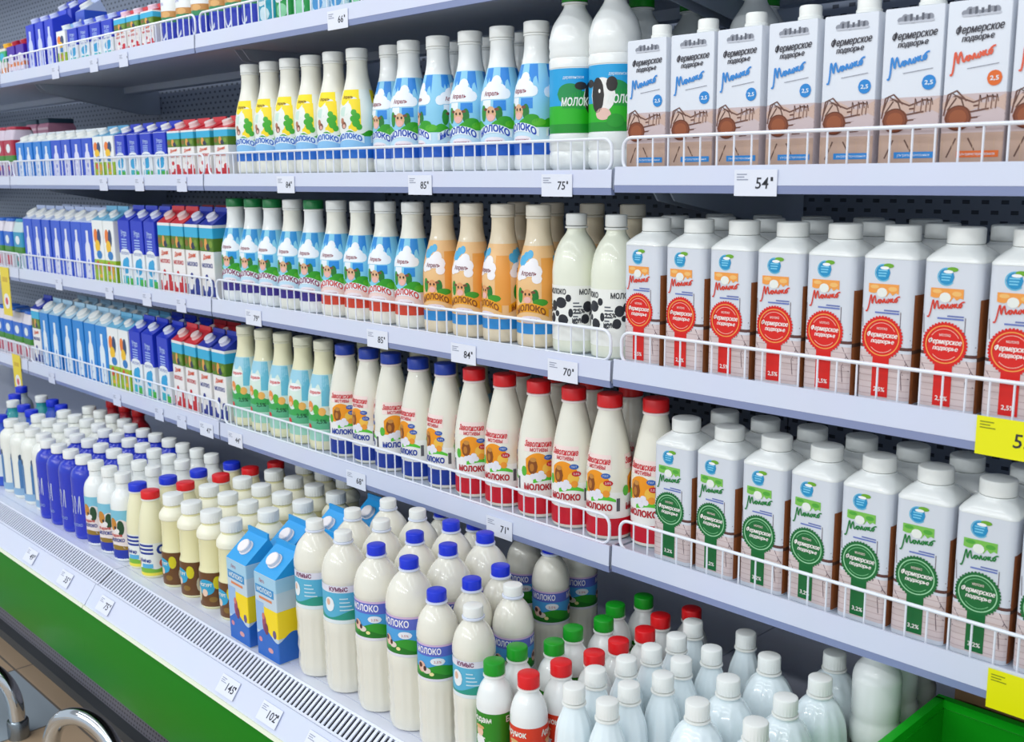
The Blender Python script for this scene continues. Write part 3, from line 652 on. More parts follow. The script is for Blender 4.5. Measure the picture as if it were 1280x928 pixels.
def art_orange(A, w_, h):
    k = h / 190.; A.fill(-w_ / 2 - 50, w_ / 2 + 50, 1, h - 1, '#f1f4f2', 0); A.fill(-w_ / 2, w_ / 2 + 50, 1, h * .36, '#9ac024', 1)
    A.ell(-12, h * .74, 13, h * .12, '#ee7a1c', 2); A.ell(8, h * .72, 12, h * .14, '#25406a', 2); A.ell(-4, h * .58, 16, h * .1, '#f6c414', 3); A.ell(4, h * .44, 17, h * .07, '#1f7cc4', 3); A.ell(-10, h * .26, 9, h * .08, '#d84a26', 3); A.ell(14, h * .22, 9, h * .1, '#e0a01c', 3); A.rect(-14, 16, h * .06, h * .12, '#e6b51a', 3)
def art_navy(A, w_, h):
    A.fill(-w_ / 2 - 60, w_ / 2 + 60, 1, h * .52, '#eef3f6', 0); A.fill(-w_ / 2 - 60, w_ / 2 + 60, h * .5, h - 1, '#1a35c4', 1)
    A.ell(0, h * .5, w_ * .42, h * .07, '#eef3f6', 2); A.text('МОЛОКО', 0, h * .475, h * .045, '#4a68b8', 4, width=w_ * .7)
    A.text('Утро', 0, h * .76, h * .09, '#b9cdf4', 3, bold=.02, width=w_ * .5); 
    for k in range(4): A.rect(-w_ * .25, w_ * .22, h * (.58 + k * .04), h * (.598 + k * .04), '#a9c2f0', 3)
    A.ell(0, h * .3, w_ * .3, h * .12, '#27a5da', 2); A.ell(10, h * .38, w_ * .16, h * .06, '#27a5da', 2); A.rect(-w_ * .3, w_ * .4, h * .03, h * .15, '#27b4c4', 2); A.rect(w_ * .05, w_ * .5, h * .02, h * .12, '#43b53a', 3)
def art_banner(ink):
    def f(A, w_, h):
        A.fill(-w_ / 2 - 60, w_ / 2 + 60, 1, h - 1, '#f2efec', 0); A.fill(-w_ / 2 - 60, w_ / 2 + 60, h * .82, h * .96, '#35b2dc', 1); A.fill(-w_ / 2 - 60, w_ / 2 + 60, h * .64, h * .82, '#58801e', 1)
        A.ell(-2, h * .74, 7, h * .08, '#e6a04a', 3); A.ell(8, h * .7, 9, h * .05, '#26304a', 3); A.ell(20, h * .74, 8, h * .05, '#7a9a2a', 3); A.ell(-22, h * .74, 8, h * .05, '#87651e', 3)
        A.text('Домик', 0, h * .54, h * .06, '#e2572e', 3, bold=.03, width=w_ * .6, shear=.2, rot=.1); A.text('МОЛОКО', 0, h * .42, h * .055, ink, 3, bold=.03, width=w_ * .8)
        A.ell(-6, h * .28, 6.5, h * .045, ink, 3); A.rect(-w_ * .46, w_ * .5, h * .02, h * .16, ink, 2); A.ell(-w_ * .2, h * .15, 10, h * .07, '#f2efec', 3); A.ell(w_ * .3, h * .2, 10, h * .06, ink, 2)
    return f
_maker['low_sky'] = slope_carton(66, 66, 106, 124, '#e6edf2', CAPW, art_bottleshape('#1c7fd8', '#e4ecf6'), '#1c7fd8', 15)
_maker['low_royal'] = slope_carton(66, 66, 106, 124, '#e6edf2', CAPW, art_bottleshape('#2a52cc', '#e2e2f6'), '#2a52cc', 15)
_maker['low_orange'] = slope_carton(62, 66, 108, 126, '#5aa6d0', CAPW, art_orange)
_maker['low_navy'] = slope_carton(62, 66, 108, 126, '#1a35c4', CAPW, art_navy, '#e8eef6')
_maker['low_red'] = slope_carton(62, 66, 108, 126, '#d8303a', mat('#efd8d8', .4), art_banner('#d01c2c'))
_maker['royal'] = slope_carton(70, 68, 164, 194, '#b9c8ea', CAPW, art_bottleshape('#2a56d0', '#e6e8f8'), '#2a56d0', 19)
_maker['sky'] = slope_carton(70, 68, 170, 202, '#a9cfe6', CAPW, art_bottleshape('#1b86d6', '#e6f2fa'), '#1b86d6', 19)
_maker['orange'] = slope_carton(66, 68, 172, 200, '#6fb8dc', CAPW, art_orange, None, 13)
_maker['navy'] = slope_carton(66, 68, 176, 204, '#1a35c4', mat('#e4ebf8', .4), art_navy, '#1a35c4', 13)
_maker['red_banner'] = slope_carton(60, 66, 176, 206, '#d8303a', mat('#f0d4d0', .4), art_banner('#c8202c'), None, 13)
_maker['blue_banner'] = slope_carton(60, 66, 176, 206, '#2238a8', mat('#e6e6f4', .4), art_banner('#24358c'), None, 13)
_maker['mini_jug'] = slope_carton(58, 62, 130, 148, '#2440d0', mat('#cfd8f6', .4), art_bottleshape('#2038cc', '#cdd6fa'), '#2038cc')
_maker['mini_orange'] = slope_carton(60, 60, 92, 106, '#9cc8e6', CAPW, art_orange)
_maker['mini_navy'] = slope_carton(62, 60, 92, 106, '#2c48cc', mat('#cfdcf6', .4), art_navy, '#e8eef6')
_maker['mini_red'] = slope_carton(66, 60, 88, 100, '#d8303a', mat('#efd8e8', .4), art_banner('#d01c34'))
_maker['mini_purple'] = slope_carton(60, 60, 84, 98, '#b0206a', mat('#b82a40', .4), lambda A, w_, h: (A.fill(-w_, w_, 1, h - 1, '#e9dcec', 0), A.fill(-w_, w_, h * .5, h - 1, '#4a22a8', 1), A.ell(0, h * .55, 20, h * .18, '#e6e0f4', 2), A.fill(-w_, w_, h * .28, h * .42, '#f08a4a', 1), A.rect(-20, 18, h * .08, h * .14, '#8a94b4', 2)), '#6a2aa0')
_maker['mini_citrus'] = slope_carton(60, 60, 84, 96, '#f0a020', mat('#f0c040', .4), lambda A, w_, h: (A.fill(-w_, w_, 1, h - 1, '#e6e4dc', 0), A.fill(-w_, w_, h * .5, h * .9, '#35b06a', 1), A.ell(0, h * .7, 18, h * .14, '#2ab4d4', 2), A.fill(-w_, w_, h * .1, h * .3, '#e8904a', 1)), '#e0b060')

# --- small drink bottle for the top shelf
MINI = [(0.5, 0), (27, 0), (30, 3), (30.5, 8), (30.5, 80)] + smooth_prof([(30.5, 84), (29, 96), (22, 112), (16, 122), (14.5, 128)], 3) + [(14.5, 131)]
def mini_bottle(c1, c2, body=None, capm=None):
    def mk():
        t = thing('drink_bottle', 'drink bottle'); part_lathe('body', MINI, body or MILKW, t, 28); cap_part(t, 16, 132, 146, capm or CAPW, .03)
        A = Art(LatheWrap(MINI, 30.5)); A.fill(-95, 95, 4, 80, c1, 0)
        for cx in (-60, 0, 60): A.ell(cx, 52, 16, 12, '#e8f2f4', 2); A.ell(cx + 8, 24, 14, 14, c2, 2); A.text('Снежок', cx, 50, 6, c1, 4, bold=.03, width=24); A.rect(cx - 24, cx - 16, 10, 60, c2, 1)
        A.build('label', t); return t
    return mk
def mini_cup():
    P = [(0.5, 0), (28, 0), (31, 4), (31, 100)] + smooth_prof([(31, 104), (29, 118), (22, 134), (18, 142)], 3) + [(18, 147)]
    t = thing('drink_bottle', 'drink bottle'); part_lathe('body', P, MILKW, t, 28); cap_part(t, 19.5, 148, 164, CAPW, .03)
    A = Art(LatheWrap(P, 31)); A.fill(-95, 95, 4, 52, '#2438b8', 0); A.fill(-95, 95, 52, 66, '#2f8a58', 0); A.fill(-95, 95, 64, 78, '#c98f4c', 1)
    for cx in (-62, 0, 62): A.fill(cx - 18, cx + 10, lambda u: 8 + abs(u - cx), lambda u: 12 + abs(u - cx) * 1.7, '#e8eefa', 2); A.ell(cx + 12, 70, 13, 7, '#e2ae6a', 2); A.text('2,5%', cx - 2, 92, 6, '#2438b8', 3, width=18)
    A.build('label', t); return t
_maker['mini_cup'] = mini_cup
_maker['mini_teal'] = mini_bottle('#1fa0c0', '#d8ecf2'); _maker['mini_green'] = mini_bottle('#1a9a46', '#8fd8a8'); _maker['mini_pale'] = mini_bottle('#cfe6f4', '#4a9ad4'); 

# --- packages of the bottom deck
BIG = [(0.5, 3), (22, 2), (30, 0), (36, 3), (39, 12), (40, 24), (38.4, 40), (40, 52), (38.6, 66), (40, 80), (38.8, 94), (40, 108), (40.2, 128), (39.2, 131), (39.2, 201)] + smooth_prof([(40.2, 204), (39.6, 218), (34.5, 238), (26, 252), (18, 261), (14.5, 266)], 4) + [(14.5, 268)]
def big_bottle(cap, label, sx=1.0, sz=1.0):
    def mk():
        t = thing('milk_bottle', 'milk bottle'); P = [(r * sx, z * sz) for r, z in BIG]
        part_lathe('body', P, mat('#ebe8da', .22, 0, 'big_bottle_plastic', .5), t, 64, flutes=16, fl=(4 * sz, 128 * sz))
        h = 268 * sz
        c = cap_part(t, 15.2, h + 2, h + 18, CAPB if cap == 'blue' else CAPW, .03); part_lathe('neck_ring', [(14.6, h - 2), (17.4, h - 1.5), (17.4, h + 1), (14.6, h + 1.6)], mat('#dfe6f6', .4), c)
        A = Art(LatheWrap(P, 40 * sx)); v0, v1 = 132 * sz, 200 * sz; hh = v1 - v0; W = 124 * sx
        if label == 'cow':
            A.fill(-W, W, v0, v1, '#4ea4e0', 0); A.fill(-W, W, v0, v0 + hh * .07, '#e8e4f0', 1); A.fill(-W, W, v1 - hh * .32, v1 - hh * .05, '#5c6cc8', 1); A.fill(-W, W, v1 - hh * .05, v1, '#d8b8d8', 1)
            A.fill(-W, W, v0 + hh * .07, lambda u: v0 + hh * (.38 + .07 * sin(u / 12)), '#2f9a2a', 2); A.fill(-W, W, v0 + hh * .07, lambda u: v0 + hh * (.2 + .05 * sin(u / 9 + 1)), '#1c7a22', 3)
            for cx in (-82 * sx, -4 * sx, 78 * sx):
                A.text('МОЛОКО', cx, v1 - hh * .25, hh * .16, '#f4f2fa', 4, bold=.03, width=54 * sx)
                A.ell(cx - 14 * sx, v0 + hh * .36, 8, 9, '#e7b7a2', 4); A.ell(cx - 17 * sx, v0 + hh * .4, 4, 4, '#54302a', 5); A.ell(cx - 10 * sx, v0 + hh * .3, 5, 4, '#f0c9bb', 5); A.ell(cx - 3 * sx, v0 + hh * .28, 8, 5, '#e9d9cc', 4); A.ell(cx - 6 * sx, v0 + hh * .33, 3, 4, '#4a2c26', 5)
                A.ell(cx + 20 * sx, v0 + hh * .55, 12, 6, '#eef2f6', 4); A.text('2,5%', cx + 20 * sx, v0 + hh * .51, 4, '#c0392b', 5, width=12); A.ell(cx + 8 * sx, v0 + hh * .2, 4, 3, '#f0e6a0', 5)
        else:
            A.fill(-W, W, v0, v1, '#58b4d6', 0); A.fill(-W, W, v1 - hh * .18, v1, '#e6e4f0', 1); A.fill(-W, W, v0, v0 + hh * .1, '#e4eef2', 1); A.fill(-W, W, v0 + hh * .1, lambda u: v0 + hh * (.25 + .1 * sin(u / 15)), '#2a9a86', 2)
            for cx in (-82 * sx, -4 * sx, 78 * sx):
                A.text('КУМЫС', cx, v1 - hh * .14, hh * .11, '#7a2a5c', 4, bold=.03, width=34 * sx); A.ell(cx - 18 * sx, v0 + hh * .5, 10, 13, '#eef4f6', 3); A.ell(cx - 20 * sx, v0 + hh * .56, 4, 6, '#e6b8a0', 4)
                for k in range(4): A.rect(cx + 2 * sx, cx + 26 * sx - k * 3, v0 + hh * (.35 + k * .1), v0 + hh * (.38 + k * .1), '#cfe9f2', 3)
        A.build('label', t); return t
    return mk
_maker['big_blue'] = big_bottle('blue', 'cow'); _maker['big_white'] = big_bottle('white', 'teal')
_maker['mid_blue'] = big_bottle('blue', 'cow', .83, .885); _maker['mid_white'] = big_bottle('white', 'teal', .83, .87); _maker['mid_white_cow'] = big_bottle('white', 'cow', .83, .87)

SMALL = [(0.5, 0), (24, 0), (27, 4), (27.5, 10), (27.5, 118)] + smooth_prof([(27.5, 121), (26.6, 134), (22, 150), (16, 160), (13.6, 166)], 4) + [(13.6, 169)]
def small_bottle(cap, col, word):
    def mk():
        t = thing('drink_bottle', 'drink bottle'); part_lathe('body', SMALL, MILKW, t, 32); c = cap_part(t, 15.6, 171, 190, cap, .03); part_lathe('neck_ring', [(13.8, 167), (16.6, 167.5), (16.6, 170), (13.8, 170.4)], CAPW, c)
        A = Art(LatheWrap(SMALL, 27.5)); A.fill(-86, 86, 30, 118, col, 0)
        for cx in (-62, 0, 58):
            A.text(word, cx, 104, 9, '#f0f2e6', 4, bold=.03, width=36); A.ell(cx - 2, 88, 7, 8, '#f0c4a4', 3); A.ell(cx - 2, 95, 9, 3, '#d8b070', 4); A.ell(cx - 2, 74, 9, 9, '#f2f2f0', 3); A.rect(cx - 10, cx + 8, 78, 80, '#f4f4ea', 4); A.ell(cx + 16, 66, 8, 9, '#2a4a9a' if cap is CAPR else '#e8e8f0', 3)
        A.fill(-86, 86, 30, lambda u: 48 + 3 * sin(u / 6), '#2fa6c4' if cap is CAPG else '#7a3a8a', 2); A.build('label', t); return t
    return mk
_maker['small_green'] = small_bottle(CAPG, '#2c8a1c', 'Бодам'); _maker['small_red'] = small_bottle(CAPR, '#dd3a1c', 'Арунок')

def fluted(R, rc, h, name):
    def mk():
        P = [(0.5, 0), (R * .85, 0), (R, 8), (R, h * .48)] + smooth_prof([(R, h * .5), (R * .98, h * .62), (R * .88, h * .73), (R * .64, h * .82), (rc, h * .865)], 5) + [(rc, h * .88)]
        t = thing('water_bottle' if False else 'kefir_bottle', 'drink bottle')
        part_lathe('body', P, FLUTE, t, 72, flutes=12, fl=(6, h * .86)); c = cap_part(t, rc + 1.2, h * .895, h, CAPW, .035)
        part_lathe('neck_ring', [(rc, h * .875), (rc + 3.2, h * .877), (rc + 3.2, h * .886), (rc, h * .888)], CAPW, c); return t
    return mk
_maker['flute'] = fluted(39.5, 14.5, 210, ''); _maker['flute_slim'] = fluted(27, 13.5, 210, '')

def jar_bottle():
    J = [(0.5, 0), (30, 0), (32.5, 4), (32.5, 80), (31.5, 84), (29.5, 90), (29, 146), (30.5, 151), (31.5, 156), (31, 162)] + smooth_prof([(30, 165), (25, 172), (20.5, 176), (19.4, 180)], 3) + [(19.4, 182)]
    t = thing('yogurt_bottle', 'yogurt bottle'); part_lathe('body', J, mat('#efe9b8', .25, 0, 'yellow_cream_plastic', .4), t)
    part_lathe('shoulder', [(30.2, 150.5), (32.2, 153), (32.4, 159), (31.4, 164), (25.6, 173), (20.6, 177.5), (20.2, 178)], mat('#f6f3dc', .3), t)
    cap_part(t, 21.4, 183, 206, mat('#f1f3f0', .35), .04)
    A = Art(LatheWrap(J, 32.5)); A.fill(-100, 100, 6, 80, '#6b4420', 0)
    for cx in (-66, 0, 66):
        A.ell(cx - 4, 48, 21, 17, '#2fa4cc', 2); A.ell(cx - 6, 36, 7, 8, '#f0cdb4', 3); A.ell(cx + 22, 58, 9, 14, '#d8cc1c', 2); A.ell(cx - 24, 30, 8, 16, '#c9c2a2', 2); A.text('ЙОГУРТ', cx - 4, 50, 6.5, '#f2f4ea', 4, bold=.03, width=30); A.ell(cx + 12, 22, 9, 6, '#8c6a2a', 2)
    A.build('label', t); return t
_maker['jar'] = jar_bottle

NECK = [(0.5, 0), (29, 0), (32.5, 4), (33, 10), (33, 108)] + smooth_prof([(33, 122), (32.4, 140), (28.5, 156), (21, 167), (17, 173)], 4) + [(17, 186)]
def neck_bottle():
    t = thing('milk_bottle', 'milk bottle'); part_lathe('body', NECK, MILKW, t); cap_part(t, 18.2, 187, 209, CAPW, .03)
    A = Art(LatheWrap(NECK, 33)); A.fill(-102, 102, 3, 126, '#efe3de', 0); A.fill(-102, 102, lambda u: 96 + 8 * sin(u / 10), 126, '#7fc4da', 1)
    for cx in (-68, 0, 68):
        A.ell(cx - 6, 92, 11, 15, '#c9862e', 2); A.ell(cx + 14, 84, 9, 18, '#1f4a2c', 2); A.ell(cx + 4, 76, 7, 6, '#f0ece8', 3); A.ell(cx, 84, 3, 4, '#2a2430', 4); A.text('Ферма', cx, 62, 7, '#c8433a', 4, bold=.03, width=34, rot=.06); A.text('МОЛОКО', cx + 2, 50, 8, '#283a8c', 4, bold=.04, width=40)
        A.fill(cx - 34, cx + 34, 30, lambda u: 42 - .12 * abs(u - cx), '#96782c', 1); A.fill(cx - 34, cx + 34, 3, 30, '#1f36a8', 1); A.stroke([(cx - 16, 34), (cx - 4, 8), (cx + 20, 36)], 5, '#cfd0da', 3)
    A.build('label', t); return t
_maker['neck'] = neck_bottle

KEF = [(0.5, 0), (28, 0), (30.8, 4), (31, 80)] + smooth_prof([(31, 84), (30.8, 104), (28.5, 128), (24, 152), (20, 168), (18.4, 175)], 4) + [(18.4, 179)]
def kefir(cap):
    def mk():
        t = thing('kefir_bottle', 'kefir bottle'); part_lathe('body', KEF, CREAM, t); c = cap_part(t, 20, 181, 198, cap, .03); part_lathe('neck_ring', [(18.6, 177), (20.6, 177.5), (20.6, 180), (18.6, 180.4)], CAPW, c)
        A = Art(LatheWrap(KEF, 31)); A.fill(-96, 96, 6, 82, '#eef1ec', 0)
        for cx in (-66, 0, 66):
            for k in range(3): A.rect(cx - 4, cx + 32, 56 + k * 9, 61 + k * 9, '#223a96', 2)
            A.ell(cx - 16, 66, 11, 11, '#28449c', 3); A.ell(cx - 16, 66, 5, 6, '#eef1f4', 4); A.ell(cx - 14, 34, 9, 9, '#e0705c', 3); A.text('Кефир', cx + 12, 38, 8, '#223a96', 4, bold=.03, width=28); A.rect(cx + 2, cx + 30, 24, 34, '#58b0dc', 2)
        A.fill(-96, 96, 6, lambda u: 24 + 3 * sin(u / 8), '#7db83a', 1); A.fill(-96, 96, 6, 13, '#f0df4a', 2); A.build('label', t); return t
    return mk
_maker['kefir_blue'] = kefir(CAPB); _maker['kefir_red'] = kefir(CAPR)

NAVY = [(0.5, 0), (31, 0), (33.6, 4), (34, 10), (34, 130)] + smooth_prof([(34, 146), (33.4, 160), (29, 173), (22, 180), (18, 184)], 4) + [(18, 187)]
def navy_bottle():
    t = thing('milk_bottle', 'milk bottle'); part_lathe('body', NAVY, mat('#1a34c2', .22, 0, 'navy_film', .5), t); cap_part(t, 19, 188, 209, CAPW, .03)
    A = Art(LatheWrap(NAVY, 34))
    for cx in (-70, 0, 70): A.text('О', cx - 13, 66, 46, '#c8d0ea', 2, width=15); A.text('М', cx + 8, 66, 46, '#c8d0ea', 2, width=17); A.text('МОЛОКО', cx, 34, 7, '#8fa4e4', 2, bold=.03, width=36); A.rect(cx - 22, cx - 20, 20, 120, '#4a62d8', 1)
    A.build('label', t); return t
_maker['navy_bottle'] = navy_bottle
def white_bottle():
    P = [(r * 1.03, z) for r, z in NAVY]
    t = thing('milk_bottle', 'milk bottle'); part_lathe('body', P, mat('#eef0e8', .25, 0, 'pearl_plastic', .4), t); cap_part(t, 19.5, 188, 209, CAPW, .03)
    A = Art(LatheWrap(P, 35))
    for cx in (-73, -36, 0, 36, 73): A.fill(cx - 7, cx + 7, 10, lambda u: 128 - .5 * (u - cx) ** 2, '#4c7fb4', 1); A.ell(cx, 120, 5, 8, '#28486e', 2)
    A.fill(-108, 108, 10, 30, '#8fb4d4', 2)
    A.build('label', t); return t
_maker['white_bottle'] = white_bottle
def odd_bottle(col, cap):
    def mk():
        t = thing('drink_bottle', 'drink bottle'); part_lathe('body', NECK, mat(col, .3, 0, None, .3), t); cap_part(t, 18.2, 187, 207, cap, .03)
        A = Art(LatheWrap(NECK, 33)); A.fill(-102, 102, 30, 96, '#dfe9ef', 0); A.ell(0, 62, 20, 20, '#2a9a6a', 2); A.ell(60, 62, 18, 20, '#d8dc3a', 2); A.ell(-50, 62, 16, 18, '#1f6fc0', 2); A.build('label', t); return t
    return mk
_maker['odd_blue'] = odd_bottle('#2a56c8', CAPB); _maker['odd_teal'] = odd_bottle('#2aa0a4', CAPW); _maker['odd_grey'] = odd_bottle('#a8b4bc', CAPB); _maker['odd_red'] = odd_bottle('#c02430', CAPR)
def dark_label():
    P = [(r * .86, z) for r, z in [(0.5, 0), (34, 0), (36, 4), (36, 112), (39.5, 118), (39.5, 140), (36.5, 146), (36.5, 152), (38, 156), (38, 205)] + smooth_prof([(38, 207), (34, 220), (24, 232), (19, 238)], 3)]
    t = thing('milk_bottle', 'milk bottle'); part_lathe('body', P, MILKW, t); cap_part(t, 18, 239, 252, CAPW, .03)
    A = Art(LatheWrap(P, 31)); A.fill(-97, 97, 6, 110, '#1c2a44', 0)
    for k in range(19):
        for j in range(3):
            if (k + j) % 2: A.rect(-95 + k * 10, -86 + k * 10, 74 + j * 12, 85 + j * 12, '#c9a62c', 1)
    for cx in (-60, 0, 60): A.text('МОЛОКО', cx, 56, 9, '#e8e4d8', 2, bold=.03, width=42)
    A.build('label', t); return t
_maker['dark_label'] = dark_label
def art_deck(A, w_, h):
    A.fill(-w_ / 2 - 66, w_ / 2 + 66, 1, h - 1, '#c9dbe8', 0); A.fill(-w_ / 2 - 66, w_ / 2 + 66, h * .84, h - 1, '#a9d4ec', 1)
    A.fill(-w_ * .12, w_ / 2 + 66, h * .3, h * .62, '#ffe01c', 1); A.fill(-w_ / 2 - 66, -w_ * .1, h * .3, h * .66, '#9cc0ea', 1); A.fill(-w_ / 2 - 66, w_ / 2 + 66, 1, lambda u: h * (.3 + .05 * sin(u / 12 + 2)), '#2a6cc8', 2)
    A.text('Лето', -10, h * .9, h * .045, '#b8505c', 3, width=18); A.rect(-w_ * .45, w_ * .4, h * .76, h * .86, '#3a96d2', 2); A.text('МОЛОКО', -2, h * .785, h * .055, '#e4f2fa', 4, bold=.03, width=w_ * .7); A.rect(-w_ * .3, w_ * .3, h * .7, h * .73, '#e28a5c', 2)
    A.ell(-8, h * .42, 7, h * .1, '#a04a6a', 3); A.ell(-2, h * .36, 7, h * .07, '#7a3a5c', 4); A.ell(-10, h * .5, 5, h * .04, '#d87a6a', 4); A.ell(26, h * .34, 6, h * .05, '#6a5a8a', 3); A.ell(10, h * .12, 9, h * .03, '#e0a0a0', 3); A.ell(-24, h * .2, 6, h * .03, '#d88a9a', 3)
_maker['deck_carton'] = slope_carton(74, 72, 165, 205, '#2aa2e6', mat('#f4eeee', .35), art_deck, '#cfe0ec', 14)
def pink_box():
    t = thing('cheese_box', 'box'); bm = bmesh.new(); loft(bm, [sq(96, 3, 0, 4), sq(96, 3, 70, 4), sq(84, 3, 82, 4)]); finish('carton', bm, mat('#c98aa4', .5), t, 30)
    bm = bmesh.new(); loft(bm, [sq(88, 5, 82.4, 4), sq(88, 5, 96, 4), sq(80, 5, 98, 4)]); finish('lid', bm, mat('#2f4a5c', .5), t, 30)
    A = Art(BoxWrap(96, 96, 3)); A.rect(-48, 48, 2, 10, '#8c2a5a', 1); A.rect(-48, 48, 60, 68, '#e8c2d0', 1); A.ell(0, 36, 24, 14, '#e0b4c4', 1); A.build('printed_panel', t); return t
_maker['pink_box'] = pink_box
def pack_small(c1, c2, c3, name='snack_pack'):
    def mk():
        t = thing(name, 'food pack'); bm = bmesh.new(); loft(bm, [sq(76, 8, 0, 6), sq(78, 8, 4, 6), sq(78, 8, 120, 6), sq(66, 14, 150, 6)]); finish('body', bm, mat(c1, .35), t, 50)
        bm = bmesh.new(); loft(bm, [sq(64, 14, 150.4, 6), sq(66, 14, 153, 6), sq(60, 14, 160, 6)]); finish('lid', bm, mat(c3, .35), t, 50)
        A = Art(BoxWrap(78, 78, 8)); A.fill(-60, 60, 70, 118, c3, 0); A.fill(-60, 60, 50, 70, '#3f8a2a', 0); A.ell(0, 92, 18, 14, '#e8f0f4', 2); A.rect(-28, 28, 8, 40, c2, 1); A.ell(0, 30, 12, 8, '#d84a5a', 2); A.build('label', t); return t
    return mk
_maker['pack_blue'] = pack_small('#e4dfe8', '#c0506a', '#1f6ad0'); _maker['pack_red'] = pack_small('#d6c8d8', '#5a3a9a', '#b02440'); _maker['pack_teal'] = pack_small('#c8e0e0', '#2a8a8a', '#2a9ac0')

# ------------------------------------------------------------------ filling the shelves
BY, CY = 1.289, 1.287
def row(items, t, y, desc, group, lm, dz=0.0, jit=True):
    "items: (kind, x[, rz]); label counts the row off from a landmark"
    n = {}
    for i, it in enumerate(items):
        k, x = it[0], it[1]; d = desc[k] if isinstance(desc, dict) else desc
        g = group[k] if isinstance(group, dict) else group
        c = n[d] = n.get(d, 0) + 1
        l = lm[k] if isinstance(lm, dict) else lm
        put(k, x, y + (it[3] if len(it) > 3 else 0), surf(t) + dz, '%s, %s %s' % (d, ORD[c - 1], l), g, it[2] if len(it) > 2 and it[2] is not None else (None if jit else 0.0))

# second shelf
row([('yellow', -2.1635), ('yellow', -2.0825), ('yellow', -2.002), ('yellow', -1.9215), ('yellow', -1.841), ('yellow', -1.7605)], 1, BY, 'white capped bottle with yellow and clover label', 'yellow labelled milk bottles', 'along from the little red cartons', .004)
row([('blue', -1.679, -.3, .02), ('blue', -1.598, .1), ('blue', -1.514, -.75), ('blue', -1.427), ('blue', -1.346), ('blue', -1.264, -.35)], 1, BY, 'sky blue milk bottle with blue lettering', 'sky blue milk bottles on the second shelf', 'along from the yellow labelled bottles', .004)
row([('tall_word', -1.181, 0), ('tall_cow', -1.097, 0)], 1, BY + .002, {'tall_word': 'tall green capped bottle showing green meadow', 'tall_cow': 'tall green capped bottle showing black and white cow head'}, 'tall green capped milk bottles', {'tall_word': 'next to the sky blue bottles', 'tall_cow': 'next to the barrel cartons'}, .004)
for i, (x, y) in enumerate(((-1.13, 1.395), (-1.10, 1.49), (-.99, 1.54), (-.945, 1.44))):
    put('tall_back', x, y, surf(1), 'tall green capped bottle behind the barrel cartons, %s from the bottles with the cow' % ORD[i], 'tall green capped milk bottles')
row([('barrel_blue', x) for x in (-1.005, -.925, -.845, -.764, -.684, -.604)] + [('barrel_orange', x) for x in (-.526, -.448)], 1, CY + .002, {'barrel_blue': 'white brick carton with brown barrel and blue script', 'barrel_orange': 'white brick carton with brown barrel and orange badge'}, 'barrel print milk cartons', {'barrel_blue': 'along from the cow head bottle', 'barrel_orange': 'after the blue script ones'}, .002)
for i, x in enumerate((-1.56, -1.47, -1.385)): put('blue', x, 1.375, surf(1) + .004, 'sky blue milk bottle half hidden behind the front row on second shelf, %s one' % ORD[i], 'sky blue milk bottles on the second shelf')
LOW = [('low_sky', -3.505), ('low_sky', -3.434), ('low_sky', -3.362), ('low_sky', -3.291), ('low_royal', -3.218), ('low_royal', -3.144), ('low_royal', -3.070), ('low_royal', -2.997), ('low_orange', -2.925), ('low_orange', -2.856), ('low_navy', -2.784), ('low_navy', -2.708), ('low_navy', -2.632), ('low_navy', -2.556), ('low_red', -2.482), ('low_red', -2.410), ('low_red', -2.333), ('low_red', -2.250)]
DL = {'low_sky': 'short sky blue carton with white bottle print', 'low_royal': 'short royal blue carton with white bottle print', 'low_orange': 'short white carton with orange and green print', 'low_navy': 'short half navy half white carton', 'low_red': 'short red topped carton with light blue band'}
row(LOW, 1, CY, DL, 'short cartons on the second shelf', 'towards the yellow bottles', .001)
row([(k, x) for k, x in LOW], 1, CY + .085, {k: v + ' in back row' for k, v in DL.items()}, 'short cartons on the second shelf', 'towards the yellow bottles', .001)
for i, (x, y) in enumerate(((-4.02, 1.5), (-3.86, 1.47), (-3.745, 1.47))): put('pink_box', x, y, surf(1) + .098, 'pink box with dark lid atop another box at the back, %s one' % ORD[i], 'pink boxes at the back of the second shelf')
for i, (x, y) in enumerate(((-4.02, 1.5), (-3.86, 1.47), (-3.745, 1.47))): put('pink_box', x, y, surf(1) - .0002, 'pink box under a second pink box at the back, %s one' % ORD[i], 'pink boxes at the back of the second shelf')
for i, x in enumerate((-3.60, -3.685, -3.77)): put('pack_red', x, CY + .005, surf(1), 'pale pack with dark red band beyond the second shelf sky blue cartons, %s one' % ORD[i], 'packs at the far end of the second shelf')

# third shelf
row([('plum_green', -2.262), ('plum_green', -2.181), ('plum_green', -2.100), ('plum', -2.018), ('plum_green', -1.936), ('red_letter', -1.852), ('red_letter', -1.768), ('red_letter', -1.685), ('red_letter', -1.600)], 2, BY,
    {'plum_green': 'dark green capped bottle with plum lettering', 'plum': 'white capped bottle with plum lettering', 'red_letter': 'sky blue bottle with red lettering'}, 'sky blue bottles on the third shelf', {'plum_green': 'along from the small cartons', 'plum': 'and only such one among green caps', 'red_letter': 'along from the green capped bottles'})
row([('peach', -1.512), ('peach', -1.431), ('peach', -1.349, -.5), ('peach', -1.262)], 2, BY, 'peach coloured baked milk bottle with orange lettering', 'peach baked milk bottles', 'along from the red lettered bottles')
row([('patch', -1.177, -.1), ('patch', -1.092, -.45)], 2, BY + .002, 'bottle with black cow patches', 'cow patch bottles', 'along from the peach bottles')
for i, x in enumerate((-1.40, -1.315, -1.22, -1.13)): put('peach', x, 1.378, surf(2), 'peach coloured bottle in the row behind, %s from the red lettered bottles' % ORD[i], 'peach baked milk bottles')
